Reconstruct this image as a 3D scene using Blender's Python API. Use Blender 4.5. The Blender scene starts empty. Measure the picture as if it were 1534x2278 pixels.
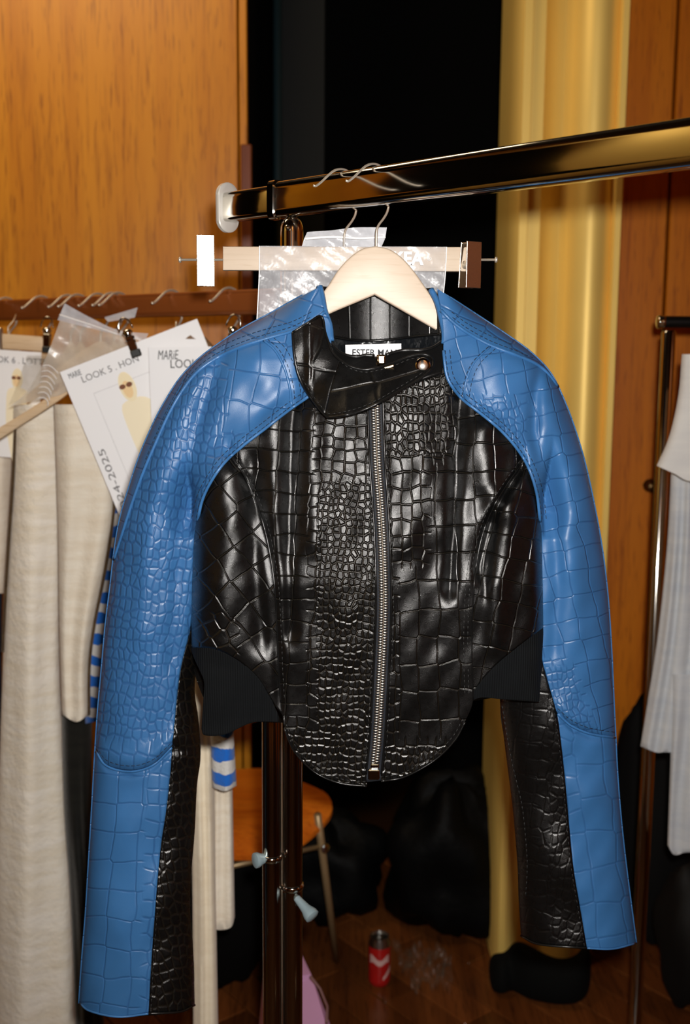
import bpy, math, random
import numpy as np
from mathutils import Vector, Matrix
random.seed(7)
S = bpy.context.scene
COL = S.collection

# ------------------------------------------------------------------ camera
F, CX, CY = 2404.0, 767.0, 1139.0
PITCH, ROLL, CAMZ = math.radians(8.2), math.radians(0.4), 1.45
_f = np.array([0, math.cos(PITCH), -math.sin(PITCH)])
_u0 = np.array([0, math.sin(PITCH), math.cos(PITCH)])
_r0 = np.array([1.0, 0, 0])
RIGHT = _r0*math.cos(ROLL) + _u0*math.sin(ROLL)
UP = -_r0*math.sin(ROLL) + _u0*math.cos(ROLL)
CAM = np.array([0, 0, CAMZ])
cd = bpy.data.cameras.new('camera')
cd.sensor_fit = 'VERTICAL'; cd.sensor_height = 36.0; cd.lens = F/2278*36
cd.clip_start = .02
cd.dof.use_dof = True; cd.dof.focus_distance = 1.15; cd.dof.aperture_fstop = 5.6
cam = bpy.data.objects.new('camera', cd); COL.objects.link(cam)
m = Matrix.Identity(4)
for i in range(3):
    m[i][0], m[i][1], m[i][2], m[i][3] = RIGHT[i], UP[i], -_f[i], CAM[i]
cam.matrix_world = m
S.camera = cam

# ------------------------------------------------------------------ world, light, exposure
W = bpy.data.worlds.new('world'); S.world = W; W.use_nodes = True
W.node_tree.nodes['Background'].inputs[0].default_value = (1.0, .86, .68, 1)
W.node_tree.nodes['Background'].inputs[1].default_value = .012

def aim(o, d):
    o.rotation_euler = Vector(d).to_track_quat('-Z', 'Y').to_euler()
fl = bpy.data.lights.new('camera_flash', 'SPOT')          # the flash beside the lens
fl.energy = 92; fl.spot_size = math.radians(128); fl.spot_blend = .7; fl.shadow_soft_size = .016
fl.color = (1.0, .965, .92)
flo = bpy.data.objects.new('camera_flash', fl); COL.objects.link(flo)
flo.location = (.024, .0, CAMZ + .05); aim(flo, (-.05, 1, .12))
lp = bpy.data.lights.new('panelling_fill', 'AREA')          # added warm fill above the frame, brightens the panelled wall
lp.energy = 20; lp.size = .9; lp.color = (1.0, .76, .48)
lpo = bpy.data.objects.new('panelling_fill', lp); COL.objects.link(lpo)
lpo.location = (-.9, 1.75, 3.0); aim(lpo, (.0, .75, -.7))
wl_ = bpy.data.lights.new('reflection_fill', 'SPOT')          # added unseen spot, lights the gold panel for the rail's reflection
wl_.energy = 36; wl_.spot_size = math.radians(70); wl_.spot_blend = .6; wl_.shadow_soft_size = .06; wl_.color = (1.0, .82, .55)
wlo = bpy.data.objects.new('reflection_fill', wl_); COL.objects.link(wlo)
wlo.location = (-1.5, .1, 3.0); aim(wlo, (-1, .1, -1.1))
wr2 = wl_.copy(); wr2.energy = 40; wr2o = bpy.data.objects.new('reflection_fill', wr2); COL.objects.link(wr2o)   # added twin for the opposite wall, warms the chrome reflections
wr2o.location = (1.5, .3, 3.0); aim(wr2o, (1, .1, -1.1))
wf2 = wl_.copy(); wf2.energy = 70; wf2.spot_size = math.radians(100); wf2o = bpy.data.objects.new('reflection_fill', wf2); COL.objects.link(wf2o)   # another added spot, lights the wall behind the camera for the chrome
wf2o.location = (.3, -.7, 3.0); aim(wf2o, (0, -1, -1.0))
dl = wl_.copy(); dl.energy = 90; dl.spot_size = math.radians(50); dlo = bpy.data.objects.new('floor_reflection_fill', dl); COL.objects.link(dlo)   # added unseen spot on the floor that the chrome posts reflect
dlo.location = (-.1, .3, 3.05); aim(dlo, (0, 0, -1))
vs = S.view_settings
vs.view_transform = 'Standard'; vs.look = 'None'; vs.exposure = 0.0; vs.gamma = 1.0
vs.use_curve_mapping = False

# ------------------------------------------------------------------ helpers: projection
def ray(px, py):
    x = (np.asarray(px, float)-CX)/F; y = (CY-np.asarray(py, float))/F
    return _f + x[..., None]*RIGHT + y[..., None]*UP
def at(px, py, Y):
    d = ray(px, py); t = np.asarray(Y, float)/d[..., 1]
    return CAM + d*t[..., None]
def at_z(px, py, z):
    d = ray(px, py); t = (z-CAMZ)/d[..., 2]
    return CAM + d*t[..., None]
def V(p): return Vector([float(a) for a in p])
def P(px, py, Y): return V(at(px, py, Y))

# ------------------------------------------------------------------ helpers: objects
def setp(o, label=None, cat=None, group=None, kind=None):
    if label: o['label'] = label
    if cat: o['category'] = cat
    if group: o['group'] = group
    if kind: o['kind'] = kind
    return o
def empty(name, loc, label, cat, group=None):
    o = bpy.data.objects.new(name, None); COL.objects.link(o); o.location = loc
    o.empty_display_size = .05
    return setp(o, label, cat, group)
def link(name, me, mat, parent=None):
    o = bpy.data.objects.new(name, me); COL.objects.link(o)
    if mat and not len(me.materials): me.materials.append(mat)
    if parent:
        o.parent = parent
        o.matrix_parent_inverse = Matrix.Translation(world_loc(parent)).inverted()
    return o
def world_loc(o):
    v = Vector(o.location) if o.type == 'EMPTY' else Vector((0, 0, 0))
    return v
class MB:
    def __init__(s): s.v = []; s.f = []
    def add(s, vs_, fs):
        n = len(s.v); s.v += [tuple(map(float, p)) for p in vs_]; s.f += [tuple(i+n for i in f) for f in fs]
        return s
    def box(s, c, size, R=None, bev=0):
        x, y, z = [a/2 for a in size]
        vs_ = []
        if bev:
            b = min(bev, x*.9, y*.9, z*.9)
            pts = []
            for sx in (-1, 1):
                for sy in (-1, 1):
                    for sz in (-1, 1):
                        pts += [(sx*(x-b), sy*(y-b), sz*z), (sx*(x-b), sy*y, sz*(z-b)), (sx*x, sy*(y-b), sz*(z-b))]
            import bmesh
            bm = bmesh.new()
            for p in pts: bm.verts.new(p)
            r = bmesh.ops.convex_hull(bm, input=bm.verts)
            bmesh.ops.recalc_face_normals(bm, faces=bm.faces)
            bm.verts.ensure_lookup_table(); bm.verts.index_update()
            vs_ = [v.co.copy() for v in bm.verts]; fs = [tuple(v.index for v in f.verts) for f in bm.faces]
            bm.free()
        else:
            vs_ = [Vector((sx*x, sy*y, sz*z)) for sx in (-1, 1) for sy in (-1, 1) for sz in (-1, 1)]
            fs = [(0, 1, 3, 2), (4, 6, 7, 5), (0, 4, 5, 1), (2, 3, 7, 6), (0, 2, 6, 4), (1, 5, 7, 3)]
        R = R or Matrix.Identity(3)
        return s.add([R @ Vector(p) + Vector(c) for p in vs_], fs)
    def loft(s, rings, cap=True, closed=True):
        n = len(rings[0]); vs_ = [p for r in rings for p in r]; fs = []
        for i in range(len(rings)-1):
            for j in range(n if closed else n-1):
                k = (j+1) % n
                fs.append((i*n+j, i*n+k, (i+1)*n+k, (i+1)*n+j))
        if cap:
            fs.append(tuple(range(n-1, -1, -1))); b = (len(rings)-1)*n; fs.append(tuple(b+j for j in range(n)))
        return s.add(vs_, fs)
    def tube(s, pts, r, n=10, cap=True):
        pts = [Vector(p) for p in pts]
        rs = r if hasattr(r, '__len__') else [r]*len(pts)
        t0 = (pts[1]-pts[0]).normalized()
        up = Vector((0, 0, 1)) if abs(t0.z) < .9 else Vector((1, 0, 0))
        a = t0.cross(up).normalized(); rings = []
        for i, p in enumerate(pts):
            t = (pts[min(i+1, len(pts)-1)]-pts[max(i-1, 0)]).normalized()
            a = (a - t*a.dot(t)).normalized(); b = t.cross(a)
            rings.append([p + (a*math.cos(q) + b*math.sin(q))*rs[i] for q in [2*math.pi*k/n for k in range(n)]])
        return s.loft(rings, cap)
    def lathe(s, c, axis, prof, n=20):
        ax = Vector(axis).normalized(); c = Vector(c)
        up = Vector((0, 0, 1)) if abs(ax.z) < .9 else Vector((1, 0, 0))
        a = ax.cross(up).normalized(); b = ax.cross(a)
        return s.loft([[c + ax*h + (a*math.cos(q)+b*math.sin(q))*max(r, 1e-5) for q in [2*math.pi*k/n for k in range(n)]] for r, h in prof], True)
    def prism(s, poly3, off):
        n = len(poly3); a = [Vector(p) for p in poly3]; b = [p+Vector(off) for p in a]
        fs = [tuple(range(n)), tuple(range(2*n-1, n-1, -1))] + [(i, i+n, (i+1) % n+n, (i+1) % n) for i in range(n)]
        return s.add(a+b, fs)
    def mesh(s, smooth=False, auto=None):
        me = bpy.data.meshes.new('m'); me.from_pydata(s.v, [], s.f)
        import bmesh
        bm = bmesh.new(); bm.from_mesh(me); bmesh.ops.recalc_face_normals(bm, faces=bm.faces); bm.to_mesh(me); bm.free()
        if smooth or auto:
            me.polygons.foreach_set('use_smooth', [True]*len(me.polygons))
            if auto: me.set_sharp_from_angle(angle=math.radians(auto))
        return me
    def obj(s, name, mat, parent=None, smooth=False, auto=None):
        return link(name, s.mesh(smooth, auto), mat, parent)
def spline(pts, n=None, step=None):
    """Catmull-Rom through 2D/3D points, resampled by arc length"""
    p = np.array(pts, float)
    if len(p) == 2:
        d = p
    else:
        q = np.vstack([2*p[0]-p[1], p, 2*p[-1]-p[-2]]); out = []
        for i in range(1, len(q)-2):
            t = np.linspace(0, 1, 16, endpoint=False)[:, None]
            a, b, c, e = q[i-1], q[i], q[i+1], q[i+2]
            out.append(.5*((2*b)+(c-a)*t+(2*a-5*b+4*c-e)*t**2+(3*b-a-3*c+e)*t**3))
        d = np.vstack(out+[p[-1:]])
    L = np.r_[0, np.cumsum(np.linalg.norm(np.diff(d, axis=0), axis=1))]
    if n is None: n = max(2, int(L[-1]/step)+1)
    s = np.linspace(0, L[-1], n)
    return np.stack([np.interp(s, L, d[:, k]) for k in range(d.shape[1])], 1)
def text_mesh(txt, size, mat, name, parent, origin, ux, uz, thick=.0002, sx=1.0, bold=0.0):
    cu = bpy.data.curves.new('t', 'FONT'); cu.body = txt; cu.size = size; cu.extrude = thick; cu.offset = bold
    cu.resolution_u = 3
    to = bpy.data.objects.new('t', cu); COL.objects.link(to)
    me = bpy.data.meshes.new_from_object(to.evaluated_get(bpy.context.evaluated_depsgraph_get()))
    bpy.data.objects.remove(to); bpy.data.curves.remove(cu)
    ux = Vector(ux).normalized(); uz = Vector(uz).normalized(); nn = ux.cross(uz)
    for v in me.vertices:
        v.co = Vector(origin) + ux*v.co.x*sx + uz*v.co.y + nn*v.co.z
    me.materials.clear()
    return link(name, me, mat, parent)
def fi(tab, y):
    a = np.array(tab, float); return np.interp(y, a[:, 0], a[:, 1])

# ------------------------------------------------------------------ helpers: materials
def lin(c): return tuple(((v/255)/12.92 if v/255 <= .04045 else ((v/255+.055)/1.055)**2.4) for v in c)+(1,)
class NT:
    def __init__(s, name):
        s.m = bpy.data.materials.new(name); s.m.use_nodes = True; s.t = s.m.node_tree
        s.b = s.t.nodes['Principled BSDF']; s.out = s.t.nodes['Material Output']
    def n(s, typ, **kw):
        nd = s.t.nodes.new(typ)
        for k, v in kw.items():
            if k.startswith('i_'):
                key = k[2:]; key = int(key) if key.isdigit() else key.replace('_', ' ')
                s.put(nd.inputs[key], v)
            else: setattr(nd, k, v)
        return nd
    def put(s, sock, v):
        if isinstance(v, bpy.types.NodeSocket): s.t.links.new(v, sock)
        else: sock.default_value = v
    def math(s, op, a, b=0.0, c=None, clamp=False):
        nd = s.t.nodes.new('ShaderNodeMath'); nd.operation = op; nd.use_clamp = clamp
        s.put(nd.inputs[0], a); s.put(nd.inputs[1], b)
        if c is not None: s.put(nd.inputs[2], c)
        return nd.outputs[0]
    def smooth(s, v, a, b, c=0.0, d=1.0):
        nd = s.t.nodes.new('ShaderNodeMapRange'); nd.interpolation_type = 'SMOOTHSTEP'
        s.put(nd.inputs[0], v); s.put(nd.inputs[1], a); s.put(nd.inputs[2], b); s.put(nd.inputs[3], c); s.put(nd.inputs[4], d)
        return nd.outputs[0]
    def mixf(s, f, a, b):
        nd = s.t.nodes.new('ShaderNodeMix'); nd.data_type = 'FLOAT'
        s.put(nd.inputs[0], f); s.put(nd.inputs[2], a); s.put(nd.inputs[3], b); return nd.outputs[0]
    def mixc(s, f, a, b):
        nd = s.t.nodes.new('ShaderNodeMix'); nd.data_type = 'RGBA'
        s.put(nd.inputs[0], f); s.put(nd.inputs[6], a); s.put(nd.inputs[7], b); return nd.outputs[2]
    def vmul(s, v, k):
        nd = s.t.nodes.new('ShaderNodeVectorMath'); nd.operation = 'MULTIPLY'
        s.put(nd.inputs[0], v); s.put(nd.inputs[1], k); return nd.outputs[0]
    def vadd(s, v, k):
        nd = s.t.nodes.new('ShaderNodeVectorMath'); nd.operation = 'ADD'
        s.put(nd.inputs[0], v); s.put(nd.inputs[1], k); return nd.outputs[0]
    def noise(s, vec, scale, detail=3, rough=.5, out=0):
        nd = s.t.nodes.new('ShaderNodeTexNoise')
        if vec is not None: s.put(nd.inputs['Vector'], vec)
        s.put(nd.inputs['Scale'], scale); s.put(nd.inputs['Detail'], detail); s.put(nd.inputs['Roughness'], rough)
        return nd.outputs[out]
    def bump(s, h, strength, dist, normal=None):
        nd = s.t.nodes.new('ShaderNodeBump'); s.put(nd.inputs['Height'], h)
        nd.inputs['Strength'].default_value = strength; nd.inputs['Distance'].default_value = dist
        if normal: s.put(nd.inputs['Normal'], normal)
        return nd.outputs[0]
    def set(s, **kw):
        for k, v in kw.items(): s.put(s.b.inputs[k.replace('_', ' ')], v)
        return s
    def pos(s): return s.t.nodes.new('ShaderNodeNewGeometry').outputs['Position']
def simple(name, col, rough=.5, metal=0.0, spec=.5, noise=0.0, nscale=40, bump=0.0, bscale=200, bdist=.001):
    t = NT(name); c = lin(col)
    if noise:
        n = t.noise(t.pos(), nscale, 4)
        c = t.mixc(t.smooth(n, .3, .7), tuple(v*(1-noise) for v in c[:3])+(1,), tuple(min(1, v*(1+noise)) for v in c[:3])+(1,))
    t.set(Base_Color=c, Roughness=rough, Metallic=metal, Specular_IOR_Level=spec)
    if bump: t.set(Normal=t.bump(t.noise(t.pos(), bscale, 3), bump, bdist))
    return t.m
def leather(name, col, groove, rough, spec, bstr=.75, bdist=.0016, coat=0.0):
    t = NT(name)
    uv = t.n('ShaderNodeAttribute', attribute_name='cuv').outputs['Vector']
    mk = t.n('ShaderNodeAttribute', attribute_name='msk').outputs['Fac']
    w = t.noise(uv, .55, 2, .5, 1)
    uv2 = t.vadd(uv, t.vmul(t.vadd(w, (-.5, -.5, -.5)), (.42, .42, 0)))
    def vor(vec, rnd):
        nd = t.n('ShaderNodeTexVoronoi', voronoi_dimensions='2D', feature='DISTANCE_TO_EDGE')
        t.put(nd.inputs['Vector'], vec); nd.inputs['Scale'].default_value = 1; nd.inputs['Randomness'].default_value = rnd
        return nd.outputs['Distance']
    dA = vor(uv2, .17); dB = vor(t.vmul(uv2, (1.9, 1.8, 1)), .38); dC = vor(t.vmul(uv2, (3.6, 2.9, 1)), .6)
    hA = t.smooth(dA, 0.0, .052); hB = t.smooth(dB, 0.0, .12); hC = t.smooth(dC, 0.0, .24)
    # faint sub-creases on the big scales
    h = t.mixf(t.smooth(mk, .18, .42), hA, t.math('MULTIPLY', hB, .95))
    h = t.mixf(t.smooth(mk, .58, .82), h, t.math('MULTIPLY', hC, .9))
    on = t.n('ShaderNodeAttribute', attribute_name='emb').outputs['Fac']      # depth of the embossing
    h = t.mixf(on, 1.0, h)
    grain = t.noise(t.pos(), 1300, 3, .65)
    wr = t.noise(t.pos(), 90, 4, .6)
    hh = t.math('ADD', h, t.math('MULTIPLY_ADD', grain, .17, t.math('MULTIPLY', wr, .16)))
    nrm = t.bump(hh, bstr, bdist)
    cv = t.mixc(t.smooth(t.noise(t.pos(), 14, 3), .3, .7), tuple(v*.86 for v in lin(col)[:3])+(1,), lin(col))
    c = t.mixc(t.smooth(h, .1, .75), lin(groove), cv)
    rr = t.math('MULTIPLY_ADD', t.noise(t.pos(), 160, 3), .16, rough-.08)
    t.set(Base_Color=c, Roughness=rr, Specular_IOR_Level=spec, Normal=nrm)
    if coat: t.set(Coat_Weight=coat, Coat_Roughness=.2)
    return t.m
def wood(name, c1, c2, c3, scale=1.0, rough=.35, axis=2, spec=.5, bumps=.1):
    t = NT(name); p = t.pos()
    k = [14*scale]*3; k[axis] = .7*scale
    a = t.noise(t.vmul(p, tuple(k)), 1, 5, .62)
    k2 = [95*scale]*3; k2[axis] = 5*scale
    b = t.noise(t.vmul(p, tuple(k2)), 1, 4, .6)
    k3 = [220*scale]*3; k3[axis] = 14*scale
    f = t.noise(t.vmul(p, tuple(k3)), 1, 2, .5)
    c = t.mixc(t.smooth(a, .32, .68), lin(c1), lin(c2))
    c = t.mixc(t.math('MULTIPLY', t.smooth(b, .5, .72), .55), c, lin(c3))
    c = t.mixc(t.math('MULTIPLY', t.smooth(f, .58, .7), .6), c, lin(c3))
    t.set(Base_Color=c, Roughness=rough, Specular_IOR_Level=spec)
    if bumps: t.set(Normal=t.bump(b, bumps, .0006))
    return t.m
def plastic_film(name, tint, alpha, rough=.12, bscale=22):
    t = NT(name); p = t.pos()
    tr = t.n('ShaderNodeBsdfTransparent'); tr.inputs[0].default_value = (1, 1, 1, 1)
    t.set(Base_Color=lin(tint), Roughness=max(rough, .24), Specular_IOR_Level=.45)
    n = t.noise(p, bscale, 4, .62)
    t.set(Normal=t.bump(n, .4, .005))
    mx = t.n('ShaderNodeMixShader')
    t.put(mx.inputs[0], t.math('MULTIPLY_ADD', t.smooth(n, .35, .75), .22, alpha-.08))
    t.t.links.new(tr.outputs[0], mx.inputs[1]); t.t.links.new(t.b.outputs[0], mx.inputs[2])
    t.t.links.new(mx.outputs[0], t.out.inputs['Surface'])
    return t.m
def fabric(name, col, col2, bscale=120, bstr=.5, bdist=.002, rib=None, stripe=None, sheen=.25):
    t = NT(name); p = t.pos()
    n = t.noise(t.vmul(p, (.5, .5, 3.0)), 20, 4, .6)
    c = t.mixc(t.smooth(n, .3, .7), lin(col), lin(col2))
    h = t.noise(p, bscale, 4, .7)
    if stripe:
        ca, cb, per, duty = stripe
        z = t.n('ShaderNodeSeparateXYZ', i_0=p).outputs[2]
        zz = t.math('ADD', z, t.math('MULTIPLY', t.math('SUBTRACT', t.noise(p, 30, 3), .5), .02))
        fr = t.math('FRACT', t.math('DIVIDE', zz, per))
        k = t.math('GREATER_THAN', fr, duty)
        c = t.mixc(k, lin(ca), lin(cb))
    if rib:
        sep = t.n('ShaderNodeSeparateXYZ', i_0=p)
        s = t.math('SINE', t.math('MULTIPLY', sep.outputs[0], 2*math.pi/rib))
        h = t.math('MULTIPLY_ADD', s, .6, t.math('MULTIPLY', h, .5))
    t.set(Base_Color=c, Roughness=.9, Specular_IOR_Level=.15, Sheen_Weight=sheen, Normal=t.bump(h, bstr, bdist))
    return t.m

M = {}
M['blue'] = leather('blue_leather', (50, 98, 148), (41, 83, 131), .41, .48, .58, .0011)
M['black'] = leather('black_leather', (9, 9, 9), (22, 19, 14), .29, .70, .8, .0016)
M['smoothblack'] = simple('smooth_black_leather', (12, 12, 12), .3, spec=.5, bump=.25, bscale=260)
M['thread'] = simple('dark_thread', (16, 26, 44), .7)
M['threadblack'] = simple('black_thread', (34, 34, 34), .5)
M['bluepipe'] = simple('blue_leather_cord', (50, 98, 148), .36, noise=.1, bump=.2, bscale=400)
M['rib'] = fabric('black_rib_knit', (10, 12, 14), (8, 10, 12), 900, .6, .0010, rib=.0026, sheen=0.0)
M['satin'] = simple('black_satin', (14, 17, 20), .28, spec=.6, bump=.6, bscale=45, bdist=.01)
M['chrome'] = simple('chrome', (206, 202, 194), .1, 1.0)
M['steel'] = simple('zip_steel', (205, 198, 188), .25, 1.0)
M['plate'] = simple('brushed_clip_steel', (212, 206, 194), .3, 1.0, bump=.15, bscale=600)
M['wire'] = simple('hook_wire', (222, 212, 196), .42, .75)
M['nickel'] = simple('satin_nickel', (226, 222, 214), .4, .45)
M['tape'] = simple('zip_tape', (16, 20, 28), .75)
M['hangerwood'] = wood('pale_beech', (190, 171, 150), (194, 177, 157), (180, 160, 137), 2.2, .45, axis=0, bumps=.05)
M['hangerwood2'] = wood('beech', (206, 178, 142), (214, 188, 154), (190, 160, 122), 2.2, .45, axis=0, bumps=.05)
M['veneer'] = wood('wood_veneer', (206, 136, 28), (188, 116, 18), (130, 70, 8), 1.0, .4, axis=2)
M['veneer_right'] = wood('wood_veneer_dark', (214, 124, 18), (196, 106, 12), (134, 60, 6), 1.0, .4, axis=2)
M['floor'] = wood('floor_wood', (118, 68, 32), (92, 50, 22), (48, 24, 10), 1.0, .24, axis=1)
def _vary(mat):
    nt = mat.node_tree; b = nt.nodes['Principled BSDF']; src = b.inputs['Base Color'].links[0].from_socket
    oi = nt.nodes.new('ShaderNodeObjectInfo'); mr = nt.nodes.new('ShaderNodeMapRange'); mr.inputs[3].default_value = .55; mr.inputs[4].default_value = 1.35
    nt.links.new(oi.outputs['Random'], mr.inputs[0])
    hs = nt.nodes.new('ShaderNodeHueSaturation'); nt.links.new(mr.outputs[0], hs.inputs['Value']); nt.links.new(src, hs.inputs['Color']); nt.links.new(hs.outputs[0], b.inputs['Base Color'])
_vary(M['floor'])
M['gold'] = simple('gold_paint', (248, 212, 116), .46, .25, noise=.04, nscale=3)
M['void'] = simple('black_paint', (5, 5, 5), .9, spec=.1)
M['teal'] = simple('dark_teal_paint', (4, 9, 11), .7, spec=.3)
M['tealedge'] = simple('teal_edge', (22, 42, 48), .5)
M['paper'] = simple('white_card', (242, 242, 244), .6)
M['ink'] = simple('grey_ink', (120, 118, 120), .8)
M['inkdark'] = simple('dark_ink', (60, 58, 62), .8)
M['skin'] = simple('print_skin', (240, 208, 158), .7)
M['printdress'] = simple('print_cream', (246, 234, 204), .7)
M['printhair'] = simple('print_hair', (244, 230, 194), .7)
M['printdark'] = simple('print_sunglasses', (120, 70, 44), .7)
M['film'] = plastic_film('clear_film', (206, 206, 210), .30)
M['film2'] = plastic_film('thin_film', (214, 205, 192), .52, bscale=16)
M['film3'] = plastic_film('dark_film', (150, 140, 120), .22, bscale=14)
M['filmstrip'] = plastic_film('film_strip', (220, 222, 228), .62, bscale=30)
M['whiteprint'] = simple('white_print', (245, 245, 245), .6)
M['cream'] = fabric('cream_wool', (246, 240, 228), (234, 224, 204), 60, .6, .006)
M['beige'] = fabric('beige_wool', (238, 230, 214), (228, 216, 196), 90, .5, .004)
M['creamflat'] = fabric('cream_cloth', (240, 228, 204), (232, 218, 192), 200, .4, .002)
M['tan'] = fabric('tan_cloth', (226, 202, 150), (220, 194, 140), 200, .3, .002)
M['trimbrown'] = fabric('brown_binding', (84, 66, 44), (66, 50, 34), 200, .4, .002)
M['stripe'] = fabric('striped_knit', (225, 225, 225), (225, 225, 225), 160, .6, .004, stripe=((30, 104, 200), (214, 212, 208), .038, .5))
M['darkcloth'] = fabric('black_cloth', (26, 26, 22), (18, 18, 16), 150, .4, .003)
M['grey'] = fabric('grey_cloth', (212, 210, 206), (204, 202, 200), 200, .3, .002)
M['greyrib'] = fabric('grey_ribbed_cloth', (196, 198, 200), (184, 188, 194), 200, .4, .002)
M['red'] = simple('red_paint', (178, 26, 24), .35, noise=.1)
M['aluminium'] = simple('aluminium', (190, 190, 188), .28, 1.0)
M['canprint'] = simple('can_white_print', (214, 176, 172), .45)
M['pink'] = simple('pink_paper', (206, 156, 196), .5)
M['chairwood'] = wood('chair_plywood', (224, 124, 32), (206, 102, 22), (160, 62, 12), 1.4, .3, axis=0)
M['blackplastic'] = simple('black_bag_film', (4, 5, 6), .6, spec=.12, bump=.5, bscale=18, bdist=.01)
M['brownplastic'] = simple('brown_plastic', (120, 90, 62), .3)
M['lettering'] = simple('label_lettering', (30, 30, 34), .8)

# ================================================================== THE SETTING
def box_struct(name, lo, hi, mat, parent=None):
    c = [(a+b)/2 for a, b in zip(lo, hi)]; s = [b-a for a, b in zip(lo, hi)]
    o = MB().box(c, s).obj(name, mat, parent)
    if parent is None: o['kind'] = 'structure'
    return o
YW = 2.62                                   # face of the panelled wall
XL_ = float(at(550, 400, YW)[0])            # right edge of the left panelling
floor = box_struct('floor', (-2.6, -1.6, -.06), (2.6, 4.2, -.012), simple('dark_floor_base', (58, 34, 18), .4))
fa = at_z(700, 2060, 0); fb = at_z(1010, 2278, 0)
fd = V(fb-fa); fd.z = 0; fd.normalize(); fn = Vector((-fd.y, fd.x, 0))
pl_me = MB().box((0, 0, -.006), (.50, .084, .012), bev=.0015).mesh()
pl_me.materials.append(M['floor'])
ang = math.atan2(fd.y, fd.x); ctr = at_z(900, 2150, 0)
for i in range(-14, 15):
    for j in range(-4, 5):
        p = V(ctr) + fn*(i*.0875) + fd*(j*.502 + (i % 3)*.167)
        if not (-1.3 < p.x < 1.6 and 1.55 < p.y < 3.1): continue
        o = bpy.data.objects.new('plank', pl_me); COL.objects.link(o); o.parent = floor
        o.location = p; o.location.z = random.uniform(-.0012, 0); o.rotation_euler = (0, 0, ang)
ceiling = box_struct('ceiling', (-2.6, -1.6, 3.1), (2.6, 4.2, 3.16), simple('ceiling_paint', (44, 38, 30), .8))
# left panelling: a broad veneer panel and a narrow upright beside the opening
wl = box_struct('wall_back_left', (-2.6, YW+.03, 0), (XL_-.006, YW+.14, 3.1), M['void'])
xj = float(at(531, 400, YW)[0])
for x0, x1 in ((-2.56, -1.25), (-1.246, xj-.002), (xj+.002, XL_)):
    MB().box(((x0+x1)/2, YW+.016, 1.55), (x1-x0, .03, 3.08), bev=.002).obj('panel', M['veneer'], wl)
hz0 = P(540, 322, YW).z; hz1 = P(540, 650, YW).z
setp(MB().box((xj+.018, YW-.004, (hz0+hz1)/2-.3), (.026, .012, hz0-hz1+.6), bev=.003).obj('edge_strip', wood('red_wood', (118, 58, 26), (98, 44, 20), (70, 28, 12)), wl), 'red-brown wooden edge strip')
# dark opening: black back wall, teal door leaf standing open
box_struct('wall_back', (-1.2, 3.6, 0), (1.6, 3.66, 3.1), M['void'])
xd0, xd1 = float(at(612, 300, 2.95)[0]), float(at(722, 300, 2.95)[0])
dr = MB().box(((xd0+xd1)/2, 2.97, 1.5), (xd1-xd0, .04, 3.0), bev=.002).obj('door_1', M['teal'])
dr['kind'] = 'structure'
MB().tube([(xd0+.006, 2.945, .01), (xd0+.006, 2.945, 2.99)], .012, 8).obj('door_edge', M['tealedge'], dr, True)
box_struct('wall_opening_side', (XL_-.03, YW+.03, 0), (XL_-.006, 3.6, 3.1), M['void'])
# gold moulding: one profile drawn upright
YG = 2.42
def gx(px): return float(at(px, 200, YG)[0])
prof = [(1150, .10), (1152, .02), (1160, .005), (1163, 0), (1181, 0), (1184, .012), (1212, .012), (1216, .018), (1222, .030), (1235, .046), (1250, .058),
        (1266, .060), (1276, .052), (1283, .036), (1290, .022), (1300, .010), (1314, .001), (1330, -.004), (1346, .000), (1360, .008), (1370, .018), (1376, .024),
        (1378, .010), (1381, .004), (1394, .004), (1398, .012), (1399, .10)]
ring = [(gx(a), YG+d) for a, d in prof] + [(gx(1399), YG+.27), (gx(1150), YG+.27)]
trim = MB().loft([[(x, y, z) for x, y in ring] for z in (0, 3.1)]).obj('trim_1', M['gold'], auto=35)
trim['kind'] = 'structure'
# right panelling
x0 = gx(1399)-.004; XR_ = 2.6
YB = 2.70
wr = box_struct('wall_back_right', (x0-.2, YB+.03, 0), (XR_, YB+.17, 3.1), M['void'])
xa = float(at(1500, 200, YB)[0]); x0 -= .12
for a, b in ((x0, xa-.004), (xa+.004, XR_-.02)):
    MB().box(((a+b)/2, YB+.015, 1.55), (b-a, .03, 3.08), bev=.002).obj('panel', M['veneer_right'], wr)
lk = P(1444, 1080, YB)
MB().lathe((lk.x, YB+.002, lk.z), (0, -1, 0), [(0, 0), (.017, 0), (.017, .004), (.007, .006), (.007, .022), (.015, .026), (.016, .032), (.011, .037), (0, .038)]).obj('lock_knob', simple('brass_knob', (120, 96, 62), .35, 1.0), wr, True)
# side walls behind the frame (seen only in the chrome)
wsl = box_struct('wall_left', (-2.6, -1.6, 0), (-2.55, 4.2, 3.1), M['void'])
MB().box((-2.53, 2.75, 1.55), (.03, .8, 3.08), bev=.002).obj('panel', M['veneer'], wsl)
MB().box((-2.53, .3, 1.55), (.03, 1.3, 3.08), bev=.002).obj('panel', M['gold'], wsl)
MB().box((-2.53, -.9, 1.55), (.03, 1.2, 3.08), bev=.002).obj('panel', M['veneer'], wsl)
box_struct('wall_right', (2.55, -1.6, 0), (2.6, 4.2, 3.1), M['veneer_right'])
wfr = box_struct('wall_front', (-2.6, -1.65, 0), (2.6, -1.6, 3.1), M['void'])
for x in (-1.9, -.75, .5, 1.7): MB().box((x, -1.585, 1.55), (.75, .03, 3.08), bev=.002).obj('panel', M['veneer'], wfr)

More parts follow.
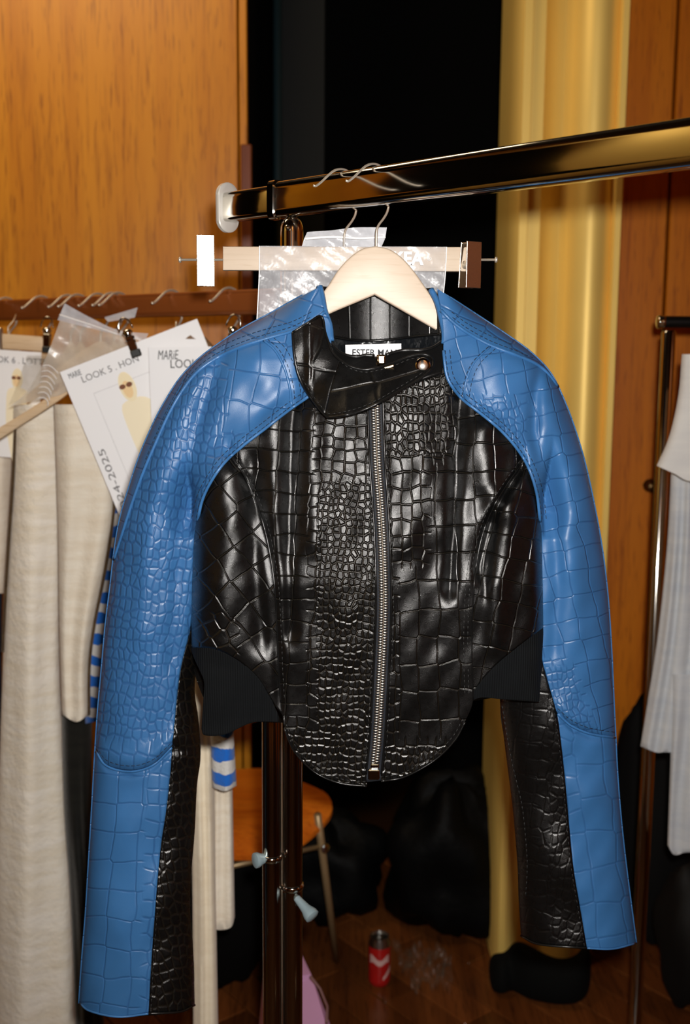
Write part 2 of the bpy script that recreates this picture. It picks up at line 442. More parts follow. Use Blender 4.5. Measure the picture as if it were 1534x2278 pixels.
# ================================================================== JACKET: depth fields (metres along Y)
J = 1.20
SIL_L = [(712, 638), (660, 664), (600, 698), (540, 730), (486, 765), (440, 800), (400, 842), (366, 895), (340, 945), (312, 1010), (290, 1075), (268, 1150), (256, 1215), (246, 1300), (235, 1390), (227, 1480), (218, 1580), (212, 1670), (208, 1740), (203, 1830), (197, 1930), (191, 2030), (183, 2130), (176, 2232)]
SIL_R = [(972, 642), (1010, 668), (1065, 704), (1125, 744), (1180, 784), (1222, 828), (1250, 882), (1276, 950), (1300, 1030), (1320, 1120), (1338, 1220), (1351, 1330), (1359, 1450), (1364, 1560), (1368, 1640), (1372, 1720), (1379, 1810), (1389, 1905), (1401, 2000), (1414, 2098)]
SEAM_L = [(706, 866), (680, 886), (640, 914), (590, 953), (542, 990), (500, 1028), (470, 1070), (450, 1112), (439, 1160)]
SEAM_R = [(986, 780), (992, 830), (1004, 858), (1028, 888), (1064, 916), (1110, 954), (1148, 996), (1175, 1040), (1193, 1096), (1201, 1160)]
sL = spline(SIL_L, 400); sR = spline(SIL_R, 400)
seamL = spline(SEAM_L, 200); seamR = spline(SEAM_R, 200)
XR_L = [(600, 820), (880, 770), (960, 690), (1060, 570), (1160, 492), (1300, 462), (1420, 446), (1470, 440), (1490, 436), (1540, 433), (1600, 441), (1680, 446), (1750, 438), (1850, 433), (1950, 425), (2010, 423), (2060, 425), (2120, 430), (2240, 433)]
XL_R = [(600, 880), (880, 930), (960, 1010), (1060, 1090), (1160, 1130), (1300, 1130), (1420, 1115), (1570, 1112), (1640, 1120), (1720, 1130), (1800, 1140), (1920, 1150), (2000, 1153), (2090, 1158)]
R_S = [(600, .018), (660, .028), (720, .038), (800, .05), (950, .06), (1160, .06), (1450, .056), (1660, .052), (1720, .046), (2250, .05)]
JC = [(600, J), (900, J+.002), (1200, J+.022), (1500, J+.026), (2280, J+.026)]
def ridge(px, py, pts, sig, amp, fade=60):
    """soft fold along a polyline given top to bottom; amp > 0 comes forward"""
    a = np.array(pts, float)
    x0 = np.interp(py, a[:, 1], a[:, 0])
    e = np.clip((py-a[0, 1]+fade)/fade, 0, 1)*np.clip((a[-1, 1]+fade-py)/fade, 0, 1)
    e = e*e*(3-2*e)
    return amp*np.exp(-((px-x0)/sig)**2)*e
def wob(px, py, k=1.0):
    return k*(.0010*np.sin(px/31+py/47)+.0009*np.sin(px/19-py/38+1.3)+.0008*np.sin(py/27+px/90)+.0006*np.sin(px/11+py/15))
PR_L = [(508, 1002), (545, 1062), (574, 1130), (596, 1210), (610, 1300), (616, 1400), (620, 1500), (624, 1562)]
PR_R = [(1166, 1024), (1128, 1076), (1094, 1134), (1070, 1200), (1056, 1280), (1050, 1370), (1049, 1460), (1052, 1556)]
T_B = [(600, .030), (700, .046), (800, .058), (900, .064), (1000, .072), (1150, .086), (1300, .092), (1450, .086), (1600, .076), (1760, .066)]
def D_body(px, py):
    px = np.asarray(px, float); py = np.asarray(py, float)
    u = np.clip((px-818)/np.interp(py, [600, 1000, 1100, 1450, 1650], [420, 410, 391, 394, 392]), -1, 1)
    y = J - fi(T_B, py)*(.74*np.sqrt(np.maximum(0, 1-np.abs(u)**34))+.26*(1-np.abs(u)**2.3))
    r = 0
    r = r+ridge(px, py, [(700, 930), (694, 1050), (700, 1200)], 26, .008)
    r = r+ridge(px, py, [(655, 880), (648, 1000), (640, 1250), (646, 1400)], 17, -.009)
    r = r+ridge(px, py, [(606, 950), (612, 1150), (640, 1300)], 22, .005)
    r = r+ridge(px, py, PR_L, 12, -.006)
    r = r+ridge(px, py, [(560, 1040), (565, 1200), (585, 1420)], 22, -.009)
    r = r+ridge(px, py, [(500, 1060), (500, 1250), (490, 1430)], 42, .011)
    r = r+ridge(px, py, [(770, 980), (760, 1150), (770, 1350)], 40, .005)
    r = r+ridge(px, py, [(935, 930), (940, 1050), (900, 1200)], 34, .006)
    r = r+ridge(px, py, [(1022, 890), (1015, 1010), (1008, 1180), (1000, 1300)], 15, -.010)
    r = r+ridge(px, py, [(1075, 960), (1090, 1080), (1110, 1120)], 34, .011)
    r = r+ridge(px, py, [(1160, 1040), (1120, 1100), (1086, 1170), (1066, 1260)], 11, -.013)
    r = r+ridge(px, py, [(1150, 1080), (1132, 1180), (1110, 1300), (1100, 1420)], 24, .009)
    r = r+ridge(px, py, [(1095, 1170), (1080, 1300)], 9, -.006)
    r = r+ridge(px, py, [(960, 1230), (965, 1420)], 30, -.004)
    r = r+ridge(px, py, [(840, 900), (846, 1100), (851, 1300), (846, 1500), (832, 1740)], 22, .004)
    return y - r + wob(px, py, .8)
def D_sl(px, py):
    px = np.asarray(px, float); py = np.asarray(py, float)
    xl = np.interp(py, sL[:, 1], sL[:, 0]); xr = fi(XR_L, py)
    u = np.clip((2*px-xl-xr)/(xr-xl), -1, 1)
    y = fi(JC, py) - fi(R_S, py)*np.sqrt(1-np.abs(u)**2.2)
    r = ridge(px, py, [(490, 800), (452, 900), (425, 1010), (414, 1160)], 22, -.010)
    r = r+ridge(px, py, [(440, 830), (385, 930), (345, 1080), (322, 1250), (315, 1400)], 26, .006)
    r = r+ridge(px, py, [(400, 1180), (392, 1330), (380, 1450)], 18, -.006)
    r = r+ridge(px, py, [(560, 790), (590, 860)], 40, .004)
    cy = np.interp(px, [205, 240, 290, 340, 385], [1672, 1704, 1716, 1702, 1662])
    r = r + .006*np.exp(-((py-cy+22)/22)**2) - .006*np.exp(-((py-cy-6)/8)**2)
    r = r + .003*np.sin((py-1720)/33.+px/60)*np.clip((py-1740)/80, 0, 1)*np.clip((2200-py)/100, 0, 1)
    y = y - r*(1-u**4) + wob(px, py, .8)*(1-u**4)
    xs = np.interp(py, seamL[:, 1], seamL[:, 0]); d = (xs-px)
    w = np.exp(-(np.maximum(d, 0)/55)**2)*np.clip((1200-py)/60, 0, 1)
    return y*(1-w) + (D_body(px, py)-.004)*w
def D_sr(px, py):
    px = np.asarray(px, float); py = np.asarray(py, float)
    xr = np.interp(py, sR[:, 1], sR[:, 0]); xl = fi(XL_R, py)
    u = np.clip((2*px-xl-xr)/(xr-xl), -1, 1)
    y = fi(JC, py) - fi(R_S, py)*np.sqrt(1-np.abs(u)**2.2)
    r = ridge(px, py, [(1205, 815), (1190, 880), (1186, 960), (1196, 1040)], 14, -.010)
    r = r+ridge(px, py, [(1228, 860), (1250, 1000), (1268, 1180), (1285, 1400)], 26, .005)
    r = r+ridge(px, py, [(1232, 1150), (1240, 1300), (1232, 1430)], 16, -.005)
    r = r+ridge(px, py, [(1120, 800), (1110, 900)], 40, .004)
    cy = np.interp(px, [1235, 1270, 1310, 1370], [1580, 1613, 1630, 1640])
    g = np.clip((px-1225)/40, 0, 1)
    r = r + g*(.006*np.exp(-((py-cy+22)/22)**2) - .006*np.exp(-((py-cy-6)/8)**2))
    r = r + .003*np.sin((py-1660)/36.-px/50)*np.clip((py-1680)/80, 0, 1)*np.clip((2080-py)/100, 0, 1)
    y = y - r*(1-u**4) + wob(px, py, .8)*(1-u**4)
    xs = np.interp(py, seamR[:, 1], seamR[:, 0]); d = (px-xs)
    w = np.exp(-(np.maximum(d, 0)/55)**2)*np.clip((1200-py)/60, 0, 1)
    return y*(1-w) + (D_body(px, py)-.004)*w

def patch(name, L, R, mat, parent, D, uvf, nu=40, nv=80, T=None, B=None, sil='', thick=.0014, emb=1.0, mask=None):
    """Coons patch between a left and a right edge (pixels, top to bottom), lifted onto depth field D"""
    v = np.linspace(0, 1, nv+1); u = np.linspace(0, 1, nu+1)
    if sil == 'L': u = 1-np.cos(u*math.pi/2)
    if sil == 'R': u = np.sin(u*math.pi/2)
    if sil == 'LR': u = (1-np.cos(u*math.pi))/2
    l = spline(L, nv+1); r = spline(R, nv+1)
    def edge(a, b, mid):
        c = spline([a]+list(mid or [])+[b], 200); q = np.linspace(0, 1, 200)
        return np.stack([np.interp(u, q, c[:, k]) for k in range(2)], 1)
    t = edge(l[0], r[0], T); b = edge(l[-1], r[-1], B)
    U = u[None, :, None]; VV = v[:, None, None]
    g = (1-VV)*t[None]+VV*b[None]+(1-U)*l[:, None]+U*r[:, None] - ((1-U)*(1-VV)*l[0]+U*(1-VV)*r[0]+(1-U)*VV*l[-1]+U*VV*r[-1])
    px, py = g[..., 0], g[..., 1]
    Y = D(px, py)
    co = at(px, py, Y).reshape(-1, 3)
    me = bpy.data.meshes.new('m')
    n = nu+1
    fs = [(i*n+j, (i+1)*n+j, (i+1)*n+j+1, i*n+j+1) for i in range(nv) for j in range(nu)]
    me.from_pydata(co.tolist(), [], fs)
    me.polygons.foreach_set('use_smooth', [True]*len(fs))
    cu = me.attributes.new('cuv', 'FLOAT_VECTOR', 'POINT')
    uu, vv_ = uvf(px, py)
    cu.data.foreach_set('vector', np.stack([uu, vv_, 0*uu], -1).astype(np.float32).ravel())
    mk = me.attributes.new('msk', 'FLOAT', 'POINT')
    mm = mask(px, py) if mask else 0*px
    mk.data.foreach_set('value', np.clip(mm, 0, 1).astype(np.float32).ravel())
    em = me.attributes.new('emb', 'FLOAT', 'POINT')
    em.data.foreach_set('value', np.full(px.size, emb, np.float32))
    o = link(name, me, mat, parent)
    if thick:
        so = o.modifiers.new('thickness', 'SOLIDIFY'); so.thickness = thick; so.offset = -1
    return o
def lift(poly, D, off=0.0, step=6):
    c = spline(poly, step=step); Y = D(c[:, 0], c[:, 1])-off
    return [V(p) for p in at(c[:, 0], c[:, 1], Y)]
def cord(name, poly, D, r, mat, parent, off=None, step=7, n=8):
    return MB().tube(lift(poly, D, r*.4 if off is None else off, step), r, n).obj(name, mat, parent, True)
def stitches(poly, D, mat, parent, dash=8.0, gap=4.5, r=.00042, off=.0005, name='stitching'):
    c = spline(poly, step=1.0); mb = MB(); i = 0
    Y = D(c[:, 0], c[:, 1])-off; p = at(c[:, 0], c[:, 1], Y)
    while i+int(dash) < len(c):
        q = [V(p[i]), V(p[i+int(dash/2)]), V(p[i+int(dash)])]
        mb.tube(q, [r*.7, r, r*.7], 5); i += int(dash+gap)
    if not mb.v: return None
    o = mb.obj(name, mat, parent, True); o['kind'] = 'stuff'
    return o
def shift(poly, dx, dy): return [(a+dx, b+dy) for a, b in poly]
def offset(poly, d):
    c = np.array(poly, float); t = np.gradient(c, axis=0); t /= np.linalg.norm(t, axis=1)[:, None]
    return [tuple(p) for p in c + d*np.stack([-t[:, 1], t[:, 0]], 1)]

def uvrot(cw, ch, deg=0, ox=0, oy=0):
    a = math.radians(deg); c, s = math.cos(a), math.sin(a)
    return lambda x, y: ((c*(x+ox)+s*(y+oy))/cw, (-s*(x+ox)+c*(y+oy))/ch)
def sst(x, a, b):
    t = np.clip((x-a)/(b-a), 0, 1); return t*t*(3-2*t)

jk = empty('leather_jacket', P(818, 1450, J), 'cropped blue and black crocodile-embossed leather jacket with zip front on wooden hanger', 'jacket')
ZIP = [(834, 880), (836, 950), (839, 1030), (846, 1130), (851, 1230), (853, 1340), (850, 1440), (845, 1540), (839, 1640), (831, 1722)]
ZL = [(a-17, b) for a, b in ZIP]; ZR = [(a+17, b) for a, b in ZIP]
ZL = [(814, 852)] + ZL; ZR = [(852, 852)] + ZR
# --- front panels
def mL(x, y):
    return np.maximum(sst(x, 655, 735)*(.55+.45*sst(y, 1040, 1120)), sst(y, 1560, 1660)*.95)*1.0
PL = patch('front_panel', [(700, 862), (640, 908), (590, 947), (542, 984), (510, 1006)]+PR_L[1:]+[(632, 1620)], ZL+[(816, 1749)], M['black'], jk, D_body, uvrot(46, 47, 3), 70, 170,
           T=[], B=[(655, 1672), (700, 1718), (755, 1742)], mask=mL)
PL['label'] = 'black front panel with fine scales beside the zip'
def mR(x, y):
    a = (1-sst(y, 985, 1060))*(1-sst(x, 985, 1030))*.95
    b = (1-sst(x, 930, 985))*(1-sst(y, 1240, 1290))*.52
    c = (1-sst(x, 870, 905))*.6
    return np.maximum(np.maximum(a, b), np.maximum(c, sst(y, 1615, 1680)*.8))
PRp = patch('front_panel', ZR+[(850, 1738)], [(984, 812), (998, 850), (1030, 882), (1066, 910), (1112, 948), (1150, 990), (1164, 1022)]+PR_R[1:]+[(1034, 1606)], M['black'], jk, D_body, uvrot(44, 61, -1, 0, 6), 70, 170,
            T=[], B=[(900, 1728), (965, 1692), (1010, 1648)], mask=mR)
PRp['label'] = 'black front panel with broad square scales'
# --- side panels
D_side = lambda x, y: D_body(x, y)+.0012
patch('side_panel', [(504, 1010), (468, 1066), (446, 1112), (436, 1160), (431, 1215), (427, 1300), (424, 1380), (422, 1440)], [(514, 1006)]+[(a+3, b) for a, b in PR_L[1:]]+[(628, 1592)], M['black'], jk, D_side,
      uvrot(52, 62, -38), 40, 90, B=[(478, 1444), (530, 1470), (572, 1508), (602, 1554)], sil='L', mask=lambda x, y: .62*sst(y, 1330, 1400)*(1-sst(x, 500, 560)))
patch('side_panel', [(1162, 1026)]+[(a-3, b) for a, b in PR_R[1:]], [(1170, 1024), (1182, 1050), (1196, 1100), (1203, 1160), (1205, 1230), (1207, 1320), (1208, 1396)], M['black'], jk, D_side,
      uvrot(46, 50, 12), 40, 90, B=[(1064, 1524), (1100, 1482), (1150, 1440)], sil='R', mask=lambda x, y: 0*x+.1)
# --- ribbed waist pieces
def D_rib(x, y): return D_body(x, y)+.004-.004*np.sin(np.clip((y-1440)/170, 0, 1)*math.pi)
pl_ = patch('waist_rib', [(421, 1436), (432, 1466), (446, 1496), (454, 1520), (451, 1570), (448, 1622)], [(600, 1552), (612, 1575), (619, 1592), (619, 1606)], M['rib'], jk, D_rib, uvrot(40, 40), 40, 40,
            T=[(478, 1443), (530, 1469), (572, 1507)], B=[(456, 1636), (500, 1634), (560, 1608)], sil='L', thick=.003)
pr_ = patch('waist_rib', [(1046, 1550), (1044, 1562)], [(1209, 1392), (1205, 1470), (1199, 1562)], M['rib'], jk, D_rib, uvrot(40, 40), 40, 40,
            T=[(1064, 1524), (1100, 1482), (1150, 1440)], B=[(1070, 1552), (1120, 1556)], sil='R', thick=.003)
# --- back of the body (closes the volume)
def D_back(x, y):
    u = np.clip((np.asarray(x, float)-818)/392, -1, 1)
    return J + .055*np.sqrt(np.maximum(0, 1-np.abs(u)**2.5))*np.interp(y, [640, 780, 1100, 1600], [.40, .42, 1, .95])
bk = patch('back_panel', [(640, 700), (560, 800), (470, 980), (432, 1160), (424, 1440), (470, 1600)], [(1040, 700), (1110, 800), (1180, 980), (1203, 1160), (1208, 1400), (1180, 1540)], M['black'], jk, D_back,
           uvrot(55, 55), 36, 60, T=[(838, 745)], B=[(640, 1608), (830, 1600), (1050, 1560)], sil='LR', mask=lambda x, y: 0*x)
# --- hem edging, seams
for poly, D in (([(632, 1620), (655, 1672), (700, 1718), (755, 1742), (815, 1749)], D_body), ([(848, 1738), (900, 1728), (965, 1692), (1010, 1648), (1034, 1606)], D_body)):
    cord('hem_edge', poly, D, .0011, M['smoothblack'], jk)
    stitches([(a+(4 if a < 830 else -4), b-9) for a, b in poly], D, M['threadblack'], jk)
stitches([(a+9, b) for a, b in PR_L], D_body, M['threadblack'], jk)
stitches([(a-9, b) for a, b in PR_R], D_body, M['threadblack'], jk)
stitches([(a-18, b) for a, b in PR_R[2:]], D_body, M['threadblack'], jk)
cord('seam', PR_L, D_body, .0010, M['smoothblack'], jk, off=-.0004)
cord('seam', PR_R, D_body, .0010, M['smoothblack'], jk, off=-.0004)

# --- sleeves
PIPE_L = [(722, 694), (690, 716), (648, 737), (596, 752), (540, 770), (486, 794), (440, 826), (406, 868), (376, 920), (346, 986), (318, 1052), (294, 1118), (274, 1180), (254, 1244)]
PIPE_R = [(980, 690), (1006, 716), (1040, 741), (1090, 768), (1147, 790), (1189, 808), (1217, 830), (1240, 860)]
BB_L = [(437, 1165), (436, 1300), (424, 1400), (404, 1478), (393, 1560), (383, 1660)]
BB_L2 = [(383, 1660), (378, 1730), (370, 1800), (358, 1880), (350, 1960), (343, 2050), (337, 2130), (330, 2255)]
BB_R = [(1201, 1160), (1204, 1300), (1204, 1420), (1206, 1470), (1222, 1530), (1238, 1586)]
BB_R2 = [(1238, 1586), (1246, 1640), (1255, 1720), (1265, 1830), (1275, 1930), (1290, 2020), (1305, 2109)]
EL = [(238, 1704), (290, 1716), (340, 1702)]
ER = [(1270, 1614), (1312, 1632)]
def split(poly, y): return [p for p in poly if p[1] < y]
silL_low = [p for p in SIL_L if p[1] > 1255]
def msl(x, y):
    near = sst(x, 470, 530)*(1-sst(y, 940, 1000))
    return .93*(1-near)*(1-.0*x) - .45*sst(x, 375, 400)*sst(y, 1480, 1560) - .3*sst(y, 1620, 1660)
s1 = patch('sleeve', PIPE_L + [p for p in silL_low if p[1] < 1600]+[(213, 1668)], [(735, 720), (734, 800), (706, 868)]+SEAM_L[1:]+BB_L[1:], M['blue'], jk, D_sl,
           uvrot(54, 70, 8), 56, 220, T=[(730, 706)], B=EL, sil='L', mask=msl)
s1['label'] = 'blue sleeve with fine scales'
patch('shoulder_yoke', [p for p in SIL_L if p[1] < 1255]+[(251, 1245)], PIPE_L[:-1]+[(256, 1248)], M['blue'], s1, D_sl, uvrot(70, 60, 20), 14, 120, sil='L', mask=lambda x, y: 0*x+.1)
patch('lower_sleeve', [(213, 1668)]+[p for p in SIL_L if p[1] > 1700], BB_L2, M['blue'], s1, lambda x, y: D_sl(x, y)+.0012, uvrot(58, 64, 4), 40, 110, T=EL, B=[(200, 2250), (262, 2263)], sil='L',
      mask=lambda x, y: .55*sst(x, 300-(y-1700)*.03, 350-(y-1700)*.03), emb=.9)
patch('under_panel', [(436, 1300)]+BB_L[2:-1]+BB_L2, [(446, 1300), (446, 1420), (440, 1470), (436, 1490), (433, 1540), (441, 1600), (446, 1680), (438, 1750), (433, 1850), (425, 1950), (423, 2010), (425, 2060), (430, 2120), (433, 2236)],
      M['black'], s1, lambda x, y: D_sl(x, y)+.0008, uvrot(60, 70, -12), 24, 140, B=[(400, 2252)], sil='R', mask=lambda x, y: 0*x+.9, emb=.7)
def back_of(D, tabxl, tabxr):
    def f(x, y):
        jc = fi(JC, y); return jc + (jc-np.minimum(D(x, y), jc))*.8
    return f
bl = [(a, b) for a, b in SIL_L]
patch('sleeve_back', bl, [(734, 700), (700, 880), (500, 1020), (440, 1160), (440, 1420), (434, 1470), (427, 1540), (440, 1680), (432, 1750), (427, 1850), (419, 1950), (419, 2060), (427, 2230)], M['blue'], s1,
      back_of(D_sl, 0, 0), uvrot(60, 60), 24, 120, sil='LR', B=[(240, 2262), (400, 2252)], mask=lambda x, y: 0*x+.2)
s2 = patch('sleeve', [(980, 692), (985, 720), (986, 760)]+SEAM_R[0:]+BB_R[1:], PIPE_R+[p for p in SIL_R if 880 < p[1] < 1600]+[(1368, 1640)], M['blue'], jk, D_sr,
           uvrot(45, 51, -12), 56, 220, T=[], B=ER, sil='R',
           mask=lambda x, y: np.maximum(.8*(1-sst(x, 1150, 1190))*sst(y, 860, 900)*(1-sst(y, 990, 1040)), .85*sst(y, 1440, 1500)*(1-sst(x, 1250+(y-1450)*.35, 1285+(y-1450)*.35))), emb=.95)
s2['label'] = 'blue sleeve with broad square scales'
patch('shoulder_yoke', PIPE_R[:-1]+[(1240, 861)], [p for p in SIL_R if p[1] < 880]+[(1245, 868)], M['blue'], s2, D_sr, uvrot(70, 60, 30), 14, 80, sil='R', mask=lambda x, y: 0*x)
patch('lower_sleeve', BB_R2, [(1368, 1640)]+[p for p in SIL_R if p[1] > 1700], M['blue'], s2, lambda x, y: D_sr(x, y)+.0012, uvrot(66, 76, -8), 40, 110, T=ER, B=[(1360, 2111)], sil='R',
      mask=lambda x, y: .5*(1-sst(x-(y-1600)*.09, 1262, 1290))*(1-sst(y, 1800, 1850)), emb=.7)
patch('under_panel', [(1113, 1420), (1112, 1570), (1120, 1640), (1130, 1720), (1140, 1800), (1150, 1920), (1153, 2000), (1158, 2082)], [(1204, 1420), (1206, 1470), (1222, 1530)]+BB_R2, M['black'], s2,
      lambda x, y: D_sr(x, y)+.0008, uvrot(60, 66, 10), 24, 120, B=[(1200, 2101)], sil='L', mask=lambda x, y: .3+.6*sst(x, 1190, 1240), emb=.38)
patch('sleeve_back', [(980, 700), (1000, 860), (1130, 990), (1131, 1160), (1120, 1420), (1118, 1570), (1136, 1720), (1156, 1920), (1164, 2078)], SIL_R, M['blue'], s2,
      back_of(D_sr, 0, 0), uvrot(60, 60), 24, 120, sil='LR', B=[(1200, 2101), (1330, 2112)], mask=lambda x, y: 0*x+.2)
# piping, seams and stitching of the sleeves
for s_, D, pipe, seam, sg in ((s1, D_sl, PIPE_L, SEAM_L, 1), (s2, D_sr, PIPE_R, SEAM_R, -1)):
    cord('piping', pipe, D, .0019, M['bluepipe'], s_)
    stitches([(a, b-10) for a, b in pipe[1:-2]], D, M['thread'], s_)
    stitches([(a+sg*2, b-22) for a, b in pipe[1:-3]], D, M['thread'], s_)
    cord('raglan_edge', seam, D, .0017, M['bluepipe'], s_, off=.0004)
    stitches(offset([p for p in seam], 14 if sg > 0 else -14), D, M['thread'], s_)
    stitches(offset([p for p in seam], 4 if sg > 0 else -4), D, M['thread'], s_, off=.0012)
for poly in ([(586, 757), (612, 780), (632, 818), (644, 862), (648, 902)],):
    cord('neck_seam', poly, D_sl, .0014, M['bluepipe'], s1)
    stitches([(a+8, b-3) for a, b in poly], D_sl, M['thread'], s1); stitches([(a+22, b-6) for a, b in poly], D_sl, M['thread'], s1)
for poly in ([(1090, 771), (1056, 804), (1038, 842), (1031, 880)],):
    cord('neck_seam', poly, D_sr, .0010, M['bluepipe'], s2)
    stitches([(a-4, b) for a, b in poly], D_sr, M['thread'], s2); stitches([(a+12, b+4) for a, b in poly], D_sr, M['thread'], s2)
eL = [(214, 1672)]+EL+[(382, 1663)]; eR = [(1240, 1588)]+ER+[(1367, 1641)]
for s_, D, e in ((s1, D_sl, eL), (s2, D_sr, eR)):
    cord('elbow_seam', e, D, .0016, M['bluepipe'], s_)
    stitches([(a, b-12) for a, b in e], D, M['thread'], s_)
cord('cuff_edge', [(178, 2232), (200, 2249), (262, 2262), (330, 2255)], D_sl, .0012, M['bluepipe'], s1)
cord('cuff_edge', [(330, 2255), (400, 2251), (433, 2236)], D_sl, .0012, M['smoothblack'], s1)
cord('cuff_edge', [(1305, 2109), (1360, 2111), (1414, 2098)], D_sr, .0012, M['bluepipe'], s2)
cord('cuff_edge', [(1158, 2082), (1200, 2101), (1305, 2109)], D_sr, .0012, M['smoothblack'], s2)
stitches([(1116, 1570), (1128, 1640), (1142, 1712), (1160, 1790), (1169, 1870), (1172, 1930), (1168, 2000)], lambda x, y: D_sr(x, y)+.0008, M['threadblack'], s2)
stitches([(a-5, b) for a, b in BB_R2], lambda x, y: D_sr(x, y)+.0008, M['threadblack'], s2)
stitches([(a+5, b) for a, b in BB_L2], lambda x, y: D_sl(x, y)+.0008, M['threadblack'], s1)
# --- collar
def D_col(x, y):
    return np.minimum(D_body(x, y), J-.046)-.003+(800-np.asarray(y, float))*.00022
cst = patch('collar_stand', [(728, 756), (734, 800)], [(986, 758), (984, 830)], M['smoothblack'], jk, D_col, uvrot(40, 40), 60, 12,
            T=[(749, 779), (769, 790), (794, 794), (813, 790), (843, 793), (873, 785), (900, 779), (937, 779), (962, 773)], B=[(840, 862)], thick=.004, mask=lambda x, y: 0*x)
cord('collar_edge', [(728, 756), (749, 779), (769, 790), (794, 794), (813, 790), (833, 792)], D_col, .0018, M['smoothblack'], cst, off=-.001)
cord('collar_edge', [(858, 790), (873, 785), (900, 779), (937, 779), (962, 773), (986, 758)], D_col, .0018, M['smoothblack'], cst, off=-.001)
# inner face of the stand running back, the back collar and the lining
def D_bc(x, y):
    u = np.clip((np.asarray(x, float)-842)/140, -1, 1)
    return J + .016 - .045*(u**2)
patch('back_collar', [(708, 636), (722, 690), (736, 748)], [(962, 640), (976, 690), (980, 742)], M['black'], jk, D_bc, lambda x, y: ((x-700)/46, y/400+.3), 40, 24, T=[(838, 646)], B=[(800, 758), (863, 756), (912, 750)], mask=lambda x, y: 0*x, emb=1)
cord('back_collar_seam', [(736, 749), (800, 758), (863, 756), (912, 750), (980, 743)], D_bc, .0012, M['smoothblack'], jk)
patch('lining', [(720, 745), (726, 800), (730, 860)], [(988, 738), (984, 800), (984, 860)], M['satin'], jk, lambda x, y: D_bc(x, y)+.003+.0015*np.sin(np.asarray(x)/17.)*np.sin(np.asarray(y)/13.), uvrot(40, 40), 50, 20, mask=lambda x, y: 0*x)
lbl = patch('brand_label', [(768, 767), (769, 812)], [(892, 764), (892, 812)], M['paper'], jk, lambda x, y: D_bc(x, y)-.0025, uvrot(40, 40), 20, 6, thick=.0004)
lbl['label'] = 'white woven label'
YT = float(D_bc(830, 780))-.0042
o_ = P(782, 791, YT); s_px = (P(882, 790, YT)-o_).length/100
tl = text_mesh('ESTER MANAS', 20*s_px, M['lettering'], 'lettering', lbl, o_, (1, 0, 0), (0, 0, 1), sx=.97, bold=.00012)
for v in tl.data.vertices:                              # follow the curve of the label
    v.co.y = float(D_bc(782+(v.co.x-o_.x)/s_px, 780))-.0032 + (v.co.y-YT)
# blue rolled edges beside the neck
cord('neck_edge', [(710, 637), (716, 664), (721, 692), (732, 724), (735, 758)], lambda x, y: D_col(x, y)*.5+D_sl(x, y)*.5, .0038, M['bluepipe'], jk, off=.001)
cord('neck_edge', [(958, 644), (972, 672), (981, 706), (988, 740), (988, 764)], lambda x, y: D_col(x, y)*.5+D_sr(x, y)*.5, .0034, M['bluepipe'], jk, off=.001)
# --- throat flap with the snap
def D_flap(x, y):
    xx = np.asarray(x, float)
    d = np.minimum(D_body(x, y), np.minimum(D_sl(np.minimum(xx, 690), y), J-.03)+np.maximum(0, xx-690)*.0006)
    return d - .013 - .004*np.sin(np.clip((xx-650)/310, 0, 1)*math.pi) + (820-np.asarray(y, float))*.00024*np.clip((xx-690)/80, 0, 1)
flap = patch('collar_flap', [(651, 739), (655, 793), (665, 838), (689, 882), (722, 923)], [(714, 703), (723, 739), (730, 760), (739, 783), (756, 801)], M['black'], jk, D_flap, uvrot(150, 90, 10), 24, 40, T=[(684, 719)], B=[(735, 864)], mask=lambda x, y: 0*x, emb=.55)
patch('flap_tongue', [(722, 923), (739, 928), (779, 921), (813, 910), (850, 892), (888, 870), (925, 848), (956, 826)], [(756, 801), (779, 815), (808, 822), (838, 818), (873, 808), (907, 794), (937, 789), (958, 793)], M['black'], flap, D_flap, uvrot(170, 66, -14), 24, 60,
      T=[(735, 864)], B=[(963, 806)], mask=lambda x, y: 0*x, emb=.55)
FE = [(651, 739), (655, 793), (665, 838), (689, 882), (722, 923), (739, 928), (779, 921), (813, 910), (850, 892), (888, 870), (925, 848), (956, 826), (964, 806), (957, 793), (937, 788), (907, 794), (873, 808), (838, 818), (808, 822), (779, 815), (756, 801), (739, 783), (730, 760), (723, 739), (714, 703), (684, 719), (651, 739)]
cord('flap_edge', FE, D_flap, .0013, M['smoothblack'], flap, off=.0002)
stitches([(658, 793), (670, 836), (693, 876), (724, 915), (740, 920), (778, 913), (812, 902), (849, 884), (886, 862), (922, 840), (948, 822)], D_flap, M['threadblack'], flap)
stitches([(734, 762), (743, 786), (760, 806), (780, 820), (808, 828), (838, 824), (874, 814), (908, 800), (938, 795)], D_flap, M['threadblack'], flap)
sb = P(940, 813, float(D_flap(940, 813)))
sn = MB().lathe(sb, (-.05, -1, .05), [(0, -.001), (.0082, -.001), (.0082, .0015), (.0076, .0026), (.005, .0032), (0, .0034)], 28).obj('snap_button', M['chrome'], flap, True)
